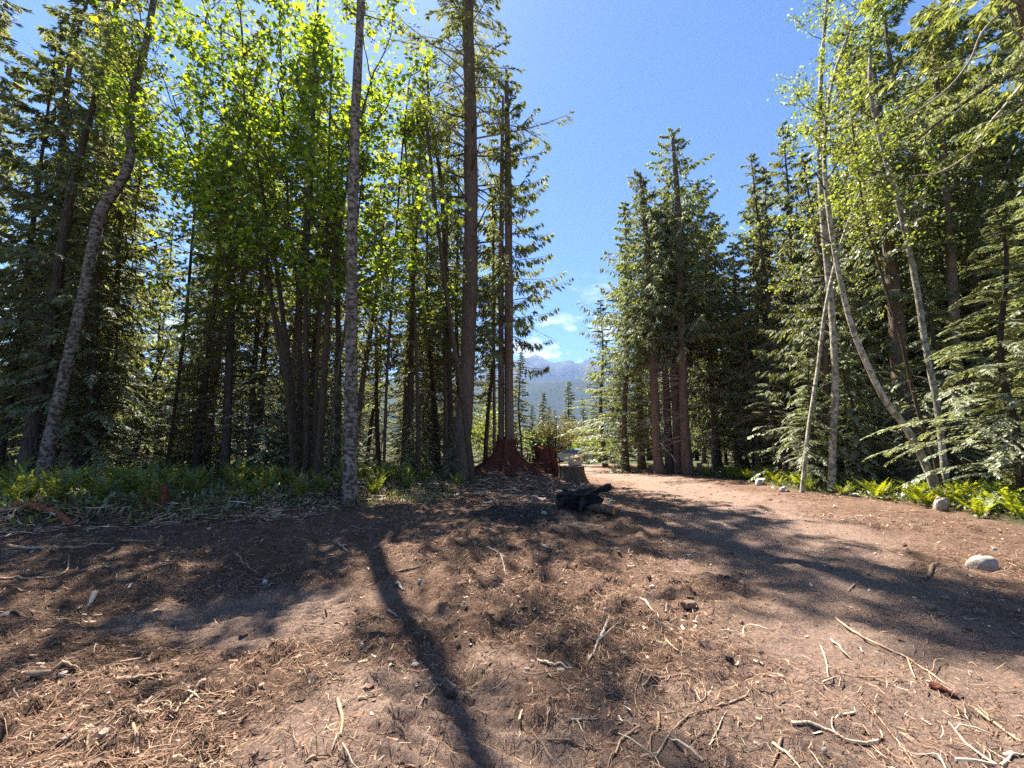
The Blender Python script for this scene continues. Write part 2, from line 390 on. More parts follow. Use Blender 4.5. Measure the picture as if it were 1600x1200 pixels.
def stone_mat(name, stops, moss=None):
    t = NT(name); v = t.coord((1, 1, 1)); n = t.noise(v, 9, 9, .7); n2 = t.noise(v, 60, 4, .7)
    c = t.mix(.25, t.ramp(n, stops), t.ramp(n2, [(.35, (.04, .035, .03)), (.65, (.6, .58, .54))]))
    if moss: c = t.mix(t.ramp(t.noise(v, 3.5, 5, .7), [(.5, (0, 0, 0)), (.6, (1, 1, 1))]), c, moss)
    return t.principled(c, .85, t.bump(t.val('ADD', n, t.val('MULTIPLY', n2, .4)), .6, .02), .25)
M['boulder'] = stone_mat('boulder', [(.3, (.17, .13, .095)), (.6, (.33, .275, .21))])
M['white_stone'] = stone_mat('white_stone', [(.3, (.30, .28, .25)), (.6, (.52, .50, .46))], (.12, .11, .06))
M['mossy_stone'] = stone_mat('mossy_stone', [(.3, (.22, .17, .12)), (.6, (.42, .34, .25))], (.16, .13, .05))
def wood_cut(name, a, b, ring=40):
    t = NT(name); w = t.new('TexWave', wave_type='RINGS', rings_direction='Z'); t.link(t.coord((1, 1, 1)), w.inputs[0])
    w.inputs['Scale'].default_value = ring / 6; w.inputs['Distortion'].default_value = 2.; w.inputs['Detail'].default_value = 4
    n = t.noise(t.coord((1, 1, 1)), 20, 5, .7)
    return t.principled(t.mix(.4, t.mix(w.outputs[1], a, b), t.ramp(n, [(.3, a), (.7, b)])), .8, t.bump(n, .4, .01), .2)
M['orange_cut'] = wood_cut('orange_cut', (.45, .14, .03), (.72, .28, .07))
M['tan_cut'] = wood_cut('tan_cut', (.36, .25, .14), (.58, .44, .28))
M['dark_cut'] = wood_cut('dark_cut', (.16, .11, .075), (.32, .24, .165))
M['pale_wood'] = bark_mat('pale_wood', [(.3, (.26, .19, .13)), (.6, (.48, .38, .27))], (6, 6, 20), strength=.5)
t_ = NT('charred_wood'); n_ = t_.noise(t_.coord((1, 1, 1)), 12, 8, .7)
M['charred'] = t_.principled(t_.ramp(n_, [(.35, (.006, .006, .006)), (.6, (.016, .015, .015)), (.8, (.05, .048, .047))]), .7, t_.bump(n_, 1., .05), .3)

def flat_mat(name, c, rough=.5, spec=.5, metal=0.):
    return NT(name).principled(c, rough, None, spec, metal)
M['car_paint'] = flat_mat('car_paint', (.36, .43, .50), .3, .5, .3)
M['glass'] = flat_mat('car_glass', (.06, .08, .10), .06, .8)
M['tyre'] = flat_mat('tyre', (.02, .02, .02), .8, .2)
M['rim'] = flat_mat('rim', (.5, .5, .52), .3, .5, .8)
M['lamp'] = flat_mat('car_lamp', (.75, .75, .72), .15, .7)
M['tail'] = flat_mat('car_tail_lamp', (.4, .02, .02), .25, .6)
def hill_mat(name, base, base2, snow=False, scale=.012):
    t = NT(name); v = t.coord((1, 1, 1)); n = t.noise(v, scale, 8, .65)
    c = t.ramp(n, [(.35, base), (.65, base2)])
    if snow:
        g = t.new('NewGeometry'); s = t.new('SeparateXYZ'); t.link(g.outputs['Position'], s.inputs[0])
        hh = t.val('ADD', s.outputs[2], t.val('MULTIPLY', t.noise(v, .008, 6, .7), 500))
        c = t.mix(t.ramp(t.val('MULTIPLY', hh, 1 / 2000), [(.84, (0, 0, 0)), (.88, (1, 1, 1))]), c, (.75, .77, .80))
    return t.principled(c, .95, None, .1)

# ------------------------------------------------------------------ ground: one sheet to the foot of the hills
def build_ground():
    rs = [0.45]
    while rs[-1] < 60: rs.append(rs[-1] * (1.0075 if rs[-1] < 9 else 1.012) + .001)
    while rs[-1] < 9500: rs.append(rs[-1] * 1.09)
    rs = np.array(rs)
    th = np.concatenate([np.linspace(-68, 68, 470), np.linspace(68, 292, 60)[1:-1]])
    th = np.radians(th); n, m = len(rs), len(th)
    X = rs[:, None] * np.sin(th)[None]; Y = rs[:, None] * np.cos(th)[None]
    Z = np.zeros_like(X)
    k = rs < 80
    Z[k] = H(X[k], Y[k]); Z[~k] = G(X[~k], Y[~k])
    V = np.stack([X, Y, Z], -1).reshape(-1, 3)
    V = np.vstack([V, [0, 0, float(H(0., 0.))]])
    i, j = np.meshgrid(np.arange(n - 1), np.arange(m), indexing='ij'); j2 = (j + 1) % m
    F = np.stack([i * m + j, i * m + j2, (i + 1) * m + j2, (i + 1) * m + j], -1).reshape(-1, 4)
    mb = MB(); mb.add(V, F)
    j = np.arange(m); mb.F.append(np.stack([np.full(m, n * m), (j + 1) % m, j], -1)); mb.M.append(0)
    o = mb.build('ground', M['ground'], smooth=True); tag(o, kind='structure')
    x, y = V[:, 0], V[:, 1]
    ms = np.zeros((len(V), 4), np.float32); ms[:, 3] = 1
    wob = 1.3 * fbm(x * .7, y * .7, 51)
    ms[:, 0] = packed_mask(x, y)
    ms[:, 1] = np.clip(sstep(-.3, 1.2, margin_left(x, y) + wob) + sstep(-.2, .6, margin_right(x, y) + .6 * wob) + sstep(36, 46, y), 0, 1)
    ms[:, 1] *= sstep(0, 1.2, 1 - .0 * x)
    ms[:, 2] = char_mask(x, y)
    at = o.data.color_attributes.new('mask', 'FLOAT_COLOR', 'POINT'); at.data.foreach_set('color', ms.ravel())
    return o
build_ground()

def build_hill(name, y0, depth, ridge, label, mat, xs, seed, rough):
    nx, ny = 260, 46
    x = np.linspace(xs[0], xs[1], nx); q = np.linspace(0, 1, ny)
    X, Q = np.meshgrid(x, q, indexing='ij'); Y = y0 + depth * (Q - .5) * 2
    prof = np.clip(1 - np.abs(Q - .5) * 2, 0, 1)
    top = ridge(X)
    Z = top * prof ** .9 * (1 + rough * fbm(X / 700, Y / 700, seed, 6, .55) * sstep(0, .4, prof)) + rough * 160 * fbm(X / 260, Y / 260, seed + 9, 4) * prof - 12
    V = np.stack([X, Y, Z], -1).reshape(-1, 3)
    i, j = np.meshgrid(np.arange(nx - 1), np.arange(ny - 1), indexing='ij')
    F = np.stack([i * ny + j, (i + 1) * ny + j, (i + 1) * ny + j + 1, i * ny + j + 1], -1).reshape(-1, 4)
    mb = MB(); mb.add(V, F); o = mb.build(name, mat, smooth=True)
    return tag(o, label, None, None, 'structure')
tanv = lambda v: ray(800, v)[2] / ray(800, v)[1]
build_hill('mountain_range', 7000, 2000, lambda X: 7000 * tanv(548) * (.93 + .10 * np.exp(-((X - 750) / 420) ** 2) - .35 * sstep(600, -1600, X) - .08 * sstep(1300, 3500, X) + .10 * vnoise(X / 330, X * 0, 61)),
           'blue distant mountain range with patches of snow along its crest', hill_mat('mountain_rock', (.035, .042, .045), (.065, .065, .07), True), (-9000, 9000), 62, .22)
build_hill('foothills', 3600, 900, lambda X: 3600 * tanv(590) * (1 + .04 * vnoise(X / 900, X * 0, 71)) ,
           'dark wooded foothill ridge below the mountains', hill_mat('foothill_forest', (.02, .028, .022), (.045, .052, .036), False, .03), (-6500, 6500), 72, .07)

# ------------------------------------------------------------------ tree generators
def branch_curves(rg, A, H_, cb, Lfun, nb, rise, droop, tip, jitter=.25, upow=1.):
    u = ((np.arange(nb) + rg.random(nb)) / nb) ** upow
    h = cb + (H_ - cb) * u; rel = u
    az = np.arange(nb) * 2.39996 + rg.normal(0, .5, nb)
    seed_ph = rg.uniform(0,6.28)
    L = Lfun(rel) * rg.uniform(.5, 1.2, nb)*(1+.22*np.sin(az*1.0+seed_ph)*np.sin(u*9+seed_ph))
    ri = rise + rg.normal(0, jitter * .5, nb) + .35 * rel; dr = droop * rg.uniform(.7, 1.3, nb)
    base = np.stack([np.interp(h, A[:, 2], A[:, 0]), np.interp(h, A[:, 2], A[:, 1]), h], -1)
    swing = rg.normal(0, .25, nb)
    def P(i, s):
        a = az[i] + swing[i] * s; r = L[i] * s
        z = L[i] * (ri[i] * s - dr[i] * s ** 2 + tip * s ** 4)
        return base[i] + np.stack([r * np.cos(a), r * np.sin(a), z], -1)
    return P, L, az, rel
def conifer(rg, mbw, mbl, A, H_, cb, Lfun, nb=130, K=18, M_=8, lf=(.2, .06), rise=.15, droop=.45, tip=.1, hang=.25, leafhang=.3, spread=(50, 75), tw=.38, rb=.03, smin=.1, upow=1., gap=0.):
    P, L, az, rel = branch_curves(rg, A, H_, cb, Lfun, nb, rise, droop, tip, upow=upow)
    I = np.arange(nb)
    for i in I:                                     # the wood of each bough
        s = np.linspace(0, .97, 6); pts = P(np.full(6, i), s)
        V, F = tube(pts, (rb * (.35 + .65 * L[i] / max(L))) * (1 - .85 * s), 3); mbw.add(V, F)
    ii = np.repeat(I, K)
    s = (smin + (1 - smin) * (np.tile(np.arange(K), nb) + rg.random(nb * K)) / K)
    s = np.clip(s, 0, 1)
    if gap:
        keep = rg.random(len(ii)) > gap * (1 - s); ii, s = ii[keep], s[keep]
    p = P(ii, s); T = norm(P(ii, np.minimum(s + .03, 1.03)) - P(ii, s - .03))
    side = norm(np.cross(T, np.array([0, 0, 1.])))
    sg = np.where(rg.random(len(ii)) < .5, -1., 1.)
    an = np.radians(rg.uniform(*spread, len(ii))) * (1 - .55 * s)
    D = norm(T * np.cos(an)[:, None] + side * (sg * np.sin(an))[:, None] + np.array([0, 0, -1.]) * (hang * rg.uniform(.4, 1.6, len(ii)))[:, None])
    lt = np.maximum(L[ii] * tw * (1.02 - .85 * s), .14) * rg.uniform(.6, 1.2, len(ii))
    jj = np.repeat(np.arange(len(ii)), M_)
    q = (np.tile(np.arange(M_), len(ii)) + rg.random(len(jj))) / M_
    b = p[jj] + D[jj] * (lt[jj] * q)[:, None] + np.array([0, 0, -1.]) * (hang * .5 * (lt[jj] * q) ** 2)[:, None]
    S2 = norm(np.cross(D[jj], np.array([0, 0, 1.])))
    sg2 = np.where(np.arange(len(jj)) % 2 == 0, 1., -1.) * rg.uniform(.2, 1.1, len(jj)) * (1 - .5 * q)
    d = norm(D[jj] + S2 * sg2[:, None] + np.array([0, 0, -1.]) * (leafhang * rg.uniform(0, 2, len(jj)))[:, None] + rg.normal(0, .12, (len(jj), 3)))
    up = np.array([0, 0, 1.]) + rg.normal(0, .35, (len(jj), 3)) + D[jj] * .3
    sc_ = rg.uniform(.6, 1.25, len(jj)) * (.6 + .4 * np.minimum(L[ii][jj] / np.mean(L), 1.3))
    mbl.add(*kites(b, d, up, lf[0] * sc_, lf[1] * sc_))

def wobble_axis(rg, H_, amp=.25, n=24):
    z = np.linspace(-.25, H_, n); ph = rg.random(4) * 6.28
    x = amp * (np.sin(z / H_ * 4 + ph[0]) + .4 * np.sin(z / H_ * 9 + ph[1])); y = amp * (np.sin(z / H_ * 4 + ph[2]) + .4 * np.sin(z / H_ * 9 + ph[3]))
    x -= np.interp(0, z, x); y -= np.interp(0, z, y)
    return np.stack([x, y, z], -1)
def trunk_r(A, r0, rtop=.02, flare=.6):
    z = A[:, 2] - A[0, 2]; h = z[-1]
    return (rtop + (r0 - rtop) * (1 - z / h) ** .9) * (1 + flare * np.exp(-z / (3.2 * r0)))
def bare_limbs(rg, mb, A, z0, z1, n, Ls, r=.018, mi=0, twigs=2):
    for k in range(n):
        h = rg.uniform(z0, z1); a = rg.uniform(0, 6.28); L = rg.uniform(*Ls)
        b = np.array([np.interp(h, A[:, 2], A[:, 0]), np.interp(h, A[:, 2], A[:, 1]), h]); dz = rg.uniform(-.35, .25)
        s = np.linspace(0, 1, 6)[:, None]
        pts = b + s * L * np.array([cos(a), sin(a), dz]) + s ** 2 * L * np.array([0, 0, -.18]) + rg.normal(0, .035 * L, (6, 3)) * s
        V, F = tube(pts, r * (1.1 - s[:, 0]) + .003, 3); mb.add(V, F, mi)
        for q in range(twigs):
            i = rg.integers(2, 5); d = norm(np.array([cos(a + rg.normal(0, .9)), sin(a + rg.normal(0, .9)), rg.uniform(-.5, .2)]))
            V, F = tube(pts[i] + np.linspace(0, 1, 4)[:, None] * d * L * rg.uniform(.2, .45), [.007, .006, .004, .002], 3); mb.add(V, F, mi)

def proto(name, cat, seed, H_, cb, Lfun, r0, bark, leaf, label, group, dead=(0, 0, 0), amp=.2, **kw):
    rg = np.random.default_rng(seed); A = wobble_axis(rg, H_, amp)
    root = thing(name, (0, 0, -500), label, cat, group)
    mt = MB(); add_tube(mt, A, trunk_r(A, r0), 9, .12, seed); mt.build('trunk', M[bark], root, smooth=True)
    mw, ml = MB(), MB(); conifer(rg, mw, ml, A, H_, cb, Lfun, **kw)
    if dead[0]: bare_limbs(rg, mw, A, dead[1], dead[2], dead[0], (.6, 2.0))
    mw.build('limbs', M['twig'] if bark != 'fir_bark' else M['dead_limb'], root, kind='stuff')
    ml.build('crown', M[leaf], root, kind='stuff')
    return root
cone = lambda a, b=.9: (lambda u: a * np.maximum(1 - u, 0) ** b * np.minimum(.55 + 2.5 * u, 1) + .18)
egg = lambda a: (lambda u: a * np.sqrt(np.clip(1 - u, 0, 1)) * np.minimum(.5 + 1.6 * u, 1) + .2)

PR = {}
def P_(key, *a, **k): PR[key] = [proto(*a, **k), 0]
P_('cedar_tall', 'cedar_tree', 'tree', 101, 21, 6.0, cone(3.1), .19, 'cedar_bark', 'cedar', '', None, dead=(60, 1.2, 8), nb=115, K=17, M_=10, lf=(.21, .055), rise=.05, droop=.32, tip=.3, hang=.6, leafhang=1.1, gap=.25)
P_('cedar_full', 'cedar_tree', 'tree', 102, 15, 1.4, cone(2.9), .17, 'cedar_bark', 'cedar', '', None, dead=(25, .8, 4), nb=125, K=19, M_=11, lf=(.19, .05), rise=.05, droop=.36, tip=.28, hang=.55, leafhang=1.0, gap=.15)
P_('fir_skirt', 'fir_tree', 'tree', 103, 14, .5, cone(3.4), .2, 'fir_bark', 'fir', '', None, dead=(10, .4, 2), nb=150, K=21, M_=11, lf=(.17, .045), rise=.12, droop=.28, tip=.1, hang=.2, leafhang=.25)
P_('dark_thin', 'conifer_tree', 'tree', 104, 22, 5.0, cone(2.4), .17, 'dark_bark', 'dark_needle', '', None, dead=(95, .8, 9), nb=100, K=18, M_=10, lf=(.19, .05), rise=.1, droop=.4, tip=.1, hang=.35, leafhang=.5, gap=.45)
P_('dark_low', 'conifer_tree', 'tree', 105, 17, 1.8, cone(2.7), .16, 'dark_bark', 'dark_needle', '', None, dead=(50, .5, 5), nb=110, K=19, M_=11, lf=(.17, .045), rise=.1, droop=.4, tip=.1, hang=.35, leafhang=.45, gap=.45)
P_('hemlock', 'hemlock_tree', 'tree', 106, 9, .5, cone(2.35), .10, 'dark_bark', 'hemlock', '', None, dead=(20, .5, 4), nb=115, K=30, M_=17, lf=(.085, .027), rise=.30, droop=.62, tip=-.02, hang=.22, leafhang=.12, spread=(45, 62), tw=.42, rb=.016)
P_('sapling', 'conifer_sapling', 'sapling', 109, 4.6, .5, cone(1.7), .045, 'dark_bark', 'hemlock', '', None, dead=(30, .3, 3), nb=44, K=14, M_=9, lf=(.11, .032), rise=.1, droop=.35, tip=0, hang=.2, leafhang=.2, rb=.012, gap=.3)
P_('spruce_far', 'spruce_tree', 'tree', 107, 13, .6, cone(2.6), .18, 'dark_bark', 'far_fir', '', None, nb=120, K=12, M_=6, lf=(.34, .11), rise=.15, droop=.4, tip=.15, hang=.2, leafhang=.25)
P_('spruce_dark', 'spruce_tree', 'tree', 108, 15, .8, cone(2.9), .18, 'dark_bark', 'dark_needle', '', None, nb=120, K=12, M_=6, lf=(.36, .11), rise=.1, droop=.4, tip=.15, hang=.2, leafhang=.25)

def place(key, x, y, s=1., label='', group=None, rz=None, tilt=(0, 0), sz=None):
    rec = PR[key]; loc = (x, y, float(G(x, y)) - .05); rz = R.uniform(0, 6.28) if rz is None else rz
    if rec[1] == 0:
        o = rec[0]; o.location = loc; o.rotation_euler = (tilt[0], tilt[1], rz); o.scale = (s, s, sz or s)
    else:
        o = dup(rec[0], loc, rz, s, sz=sz, tilt=tilt)
        if 'group' in o.keys(): del o['group']
    rec[1] += 1
    o['label'] = label
    if group: o['group'] = group
    return o

# broadleaf twiggery
def sprout(rg, mbw, b, d, L, r, sides=4, n=8, lift=.25, wig=.16):
    pts = [np.array(b)]; d = norm(d)
    for k in range(n - 1):
        d = norm(d + rg.normal(0, wig, 3) + np.array([0, 0, lift * .3])); pts.append(pts[-1] + d * L / (n - 1))
    pts = np.array(pts); V, F = tube(pts, r * (1.05 - np.linspace(0, 1, n)) + .003, sides); mbw.add(V, F); return pts
def leafy(rg, mbw, pts, n2, L2, r2, per, scatter, lift=.15):
    out = []
    for k in range(n2):
        i = rg.integers(max(1, len(pts) // 4), len(pts)); T = norm(pts[min(i, len(pts) - 1)] - pts[i - 1])
        d = norm(T * .6 + rg.normal(0, .7, 3) + np.array([0, 0, .05]))
        q = sprout(rg, mbw, pts[i], d, L2 * rg.uniform(.5, 1.2), r2, 3, 6, lift)
        t = rg.uniform(.8, 5, per); j = np.minimum(t.astype(int), 4); f = (t - j)[:, None]
        out.append(q[j] * (1 - f) + q[j + 1] * f + rg.normal(0, scatter, (per, 3)))
    return np.concatenate(out) if out else np.zeros((0, 3))

def stem_from(pts, Y, n=40, plant=True, dY=0.):
    """control points (u, v, width) of a stem seen in the photograph; Y its distance; dY a lean away from the viewer."""
    P = []
    v0 = pts[0][1]
    for (u, v, w) in pts:
        y = Y + dY * (v0 - v) / 700.
        p = px(u, v, y); P.append([*p, width_at(u, v, y, w)])
    P = np.array(P)
    if plant:
        g = float(G(P[0, 0], P[0, 1]))
        P[0, 2] = g - .12
    return smooth_path(P, n)


# ------------------------------------------------------------------ the trees one can tell apart
def extend(P, H_):
    """continue a stem upward to height H_, tapering to a point."""
    top = P[-1]; d = norm(P[-1, :3] - P[-6, :3]); d = norm(d * .5 + np.array([0, 0, .5]))
    if top[2] >= H_: return P
    n = 14; t = np.linspace(0, 1, n)[1:]
    L = (H_ - top[2]) / max(d[2], .5)
    Q = top[:3] + d * (t * L)[:, None]; r = top[3] * (1 - t) ** .9 + .012
    return np.vstack([P, np.column_stack([Q, r])])
def flare(P, a=.5, h=.5):
    z = P[:, 2] - P[0, 2]; P = P.copy(); P[:, 3] *= 1 + a * np.exp(-z / h); return P
def hero_conifer(name, label, pts, Y, H_, cb, Lfun, bark, leaf, seed, group=None, fl=(.5, .5), dead=None, limb_mat='twig', plant=True, dY=0., **kw):
    rg = np.random.default_rng(seed)
    P = extend(flare(stem_from(pts, Y, plant=plant, dY=dY), *fl), H_)
    o = P[0, :3].copy(); o[2] += .12
    root = thing(name, o, label, 'tree', group)
    mt = MB(); add_tube(mt, P[:, :3], P[:, 3], 14, .13, seed); mt.build('trunk', M[bark], root, o, smooth=True)
    A = P[:, :3]; H_ = float(A[-1, 2])
    mw, ml = MB(), MB(); conifer(rg, mw, ml, A, H_, cb, Lfun, **kw)
    if dead: bare_limbs(rg, mw, A, dead[1], dead[2], dead[0], dead[3], dead[4] if len(dead) > 4 else .018)
    mw.build('limbs', M[limb_mat], root, o, kind='stuff'); ml.build('crown', M[leaf], root, o, kind='stuff')
    return root, P, o

# the big fir left of the middle
fir, PF, oF = hero_conifer('fir_tree', 'tallest thick fir with straight brown trunk at the wood edge left of the red stumps',
    [(716, 748, 38), (722, 690, 29), (729, 600, 24), (734, 480, 23), (736, 380, 22), (735, 200, 20), (731, 0, 17), (728, -160, 15)], 17.2, 31, 14.5,
    lambda u: 4.2 * (1 - u) ** .7 + .3, 'fir_bark', 'fir', 201, fl=(.45, .5), limb_mat='dead_limb', nb=95, K=20, M_=9, lf=(.22, .055), rise=.30, droop=.45, tip=.1, hang=.35, leafhang=.4, tw=.3, rb=.06)
rgF = np.random.default_rng(5)
for k in range(26):                                  # its bare lower limbs, each its own part
    h = rgF.uniform(9.5, 17); a = rgF.uniform(0, 6.28); L = rgF.uniform(1.2, 3.6) * (.6 + .4 * (h - 9) / 8)
    b = np.array([np.interp(h, PF[:, 2], PF[:, 0]), np.interp(h, PF[:, 2], PF[:, 1]), h])
    mb = MB(); s = np.linspace(0, 1, 9)[:, None]
    pts = b + s * L * np.array([cos(a), sin(a), rgF.uniform(-.1, .5)]) + s ** 2 * L * np.array([0, 0, rgF.uniform(-.1, .3)]) + rgF.normal(0, .03 * L, (9, 3)) * s
    add_tube(mb, pts, .045 * (1.05 - s[:, 0]) + .006, 5, caps=False)
    for q in range(5):
        i = rgF.integers(2, 8); d = norm(np.array([cos(a + rgF.normal(0, .8)), sin(a + rgF.normal(0, .8)), rgF.uniform(-.2, .4)]))
        V, F = tube(pts[i] + np.linspace(0, 1, 4)[:, None] * d * L * rgF.uniform(.15, .4), [.014, .011, .008, .004], 3); mb.add(V, F)
    mb.build('dead_limb', M['twig'], fir, oF)

# the pair of cedars on the red stump
for k, (pts, sd, lab) in enumerate([
    ([(797, 690, 15), (795, 600, 14), (795, 450, 13), (794, 300, 11), (792, 180, 8), (791, 110, 4)], 211, 'taller right one of the two cedars rising from the big red stump'),
    ([(783, 692, 9), (783, 600, 9), (783, 450, 8), (784, 300, 7), (785, 200, 5), (786, 150, 3)], 212, 'thinner left one of the two cedars rising from the big red stump')]):
    hero_conifer('cedar_tree', lab, pts, 18.6 + .1 * k, 18.4 - 1.2 * k, 5.0 + 1.5 * k, lambda u: 3.4 * (1 - u) ** .75 * np.minimum(.75 + u, 1) + .25, 'cedar_bark', 'cedar', sd, fl=(.1, .3),
        dead=(26, 3.2, 8, (.8, 2.8), .014), nb=82 - 22 * k, K=18, M_=9, lf=(.21, .055), rise=.05, droop=.25, tip=.3, hang=.75, leafhang=1.1, tw=.26, smin=.3)
hero_conifer('cedar_tree', 'slim young cedar standing close behind the left of the paired cedars', [(773, 700, 5), (772, 600, 5), (771, 420, 4), (770, 300, 3)], 21.5, 15, 6, cone(1.6), 'cedar_bark', 'cedar', 213,
    dead=(10, 2, 6, (.5, 1.2)), nb=60, K=12, M_=6, lf=(.28, .08), hang=.6, leafhang=.8)

# cedar group right of the path
for k, (pts, Y, H_, cb, sd, lab, Lm) in enumerate([
    ([(1076, 742, 22), (1071, 690, 16), (1066, 560, 14), (1063, 420, 12), (1058, 300, 9), (1052, 230, 5)], 24.0, 21.6, 7.6, 221, 'tallest cedar of the group right of the path, its reddish trunk nearest the path', 4.6),
    ([(1031, 733, 20), (1026, 690, 14), (1021, 580, 13), (1015, 450, 11), (1006, 330, 8), (1000, 270, 4)], 25.0, 18.8, 6.2, 222, 'left front cedar of the group right of the path, with a lower second peak', 4.4),
    ([(1046, 736, 16), (1042, 640, 12), (1037, 520, 10), (1028, 420, 9), (1020, 330, 6)], 26.0, 17, 6.4, 223, 'thin cedar second from the left in the group right of the path', 3.6),
    ([(1061, 734, 17), (1056, 640, 13), (1050, 520, 12), (1046, 420, 10), (1042, 300, 6)], 25.4, 18, 7.0, 224, 'cedar with splintered wood at its foot between the second and the tallest cedar', 3.8),
    ([(1067, 738, 9), (1066, 640, 9), (1063, 520, 8), (1060, 420, 7), (1060, 330, 4)], 26.8, 16, 7.0, 225, 'thin reddish cedar stem showing just behind the tallest cedar', 3.2),
    ([(1118, 738, 9), (1116, 680, 8), (1110, 560, 8), (1105, 440, 6)], 26.5, 16, 4.2, 226, 'slim cedar alone in the shade right of the tallest cedar', 4.0)]):
    hero_conifer('cedar_tree', lab, pts, Y, H_, cb, (lambda m: (lambda u: m * (1 - u) ** .62 * np.minimum(.75 + 1.2 * u, 1) + .15))(Lm), 'cedar_bark', 'cedar', sd, fl=(.25, .3),
        dead=(70, 1.6, 9, (.9, 3.2), .022), limb_mat='dead_limb', nb=115, K=22, M_=12, lf=(.21, .058), rise=.05, droop=.30, tip=.26, hang=.7, leafhang=1.2, gap=.2, tw=.3)

# the big cedar trunk in the right-hand wood and the firs round it
hero_conifer('cedar_tree', 'massive dark red cedar trunk behind the leaning pale alders', [(1421, 755, 44), (1416, 690, 34), (1408, 600, 30), (1398, 480, 26), (1385, 330, 20), (1375, 200, 14)], 17.5, 21, 7.5, cone(3.4), 'cedar_bark', 'cedar', 231,
    fl=(.3, .6), dead=(22, 2, 8, (.8, 2.2), .018), nb=110, K=18, M_=11, lf=(.19, .05), hang=.6, leafhang=.9, gap=.2)
hero_conifer('fir_tree', 'rough barked fir with a brown trunk bare at mid height between alders and hemlock', [(1497, 745, 20), (1494, 600, 19), (1488, 430, 17), (1478, 290, 14), (1466, 150, 10)], 16.2, 21, 9.5, lambda u: 3.2 * (1 - u) ** .7 + .3, 'fir_bark', 'fir', 232,
    dead=(30, 4, 10, (.8, 2.4), .018), nb=110, K=18, M_=8, lf=(.22, .06), hang=.35, leafhang=.4)
tr, PT, oT = hero_conifer('fir_tree', 'fir with mossy reaching limbs leaning in at the right hand edge of the view', [(1760, 800, 44), (1720, 500, 38), (1665, 250, 34), (1604, 20, 28), (1570, -140, 24)], 8.6, 19, 9.0, lambda u: 3.0 * (1 - u) ** .6 + .3, 'fir_bark', 'fir', 233,
    nb=70, K=18, M_=8, lf=(.2, .055), hang=.35, leafhang=.4, limb_mat='dead_limb')
def limb(pts, Y, mat, parent, o, label=None, name='limb', sides=7):
    P = []
    for (u, v, w, dy) in pts:
        y = Y + dy; p = px(u, v, y); P.append([*p, width_at(u, v, y, w)])
    P = smooth_path(np.array(P), 18); mb = MB(); add_tube(mb, P[:, :3], P[:, 3], sides, .15, 3)
    ob = mb.build(name, M[mat], parent, o, smooth=True)
    if label: ob['label'] = label
    return P
Lb = limb([(1650, 60, 16, .3), (1600, 92, 13, .2), (1560, 122, 10, 0), (1500, 165, 8, -.1), (1428, 221, 4, -.3)], 8.6, 'maple_bark', tr, oT, 'thick mossy limb')
limb([(1640, -60, 8, .3), (1575, 8, 6, .2), (1535, 50, 5, 0), (1515, 95, 4, 0), (1470, 148, 4, -.2), (1372, 212, 2, -.4)], 8.6, 'dead_limb', tr, oT, 'long pale bare limb')
limb([(1630, 90, 7, .2), (1570, 165, 5, 0), (1548, 190, 4, 0), (1520, 235, 3, -.1), (1470, 268, 3, -.2), (1425, 275, 1.5, -.3)], 8.6, 'pale_stick', tr, oT, 'pale curved dead limb')
limb([(1620, 110, 8, .4), (1570, 120, 4, .2), (1530, 118, 3, 0), (1490, 190, 2, 0)], 8.6, 'twig', tr, oT)
limb([(1640, 20, 9, .4), (1600, 60, 7, .2), (1585, 30, 6, .1), (1570, 10, 4, .1)], 8.6, 'dead_limb', tr, oT)
rgL = np.random.default_rng(77); mb, ml = MB(), MB()
for k in range(46):                                   # needled twigs hanging off the mossy limb
    i = rgL.integers(3, 17); b = Lb[i, :3]; L = rgL.uniform(.25, .75); d = norm(np.array([rgL.normal(-.5, .5), rgL.normal(0, .6), rgL.uniform(-.5, .35)]))
    q = b + np.linspace(0, 1, 5)[:, None] * d * L; V, F = tube(q, [.006, .005, .004, .003, .002], 3); mb.add(V, F)
    n = 34; t = rgL.random(n)[:, None]; bb = b + t * d * L
    dd = norm(d + rgL.normal(0, .55, (n, 3))); ml.add(*kites(bb, dd, rgL.normal(0, 1, (n, 3)), rgL.uniform(.07, .15, n), rgL.uniform(.02, .035, n)))
mb.build('twigs', M['twig'], tr, oT, kind='stuff'); ml.build('needles', M['hemlock'], tr, oT, kind='stuff')

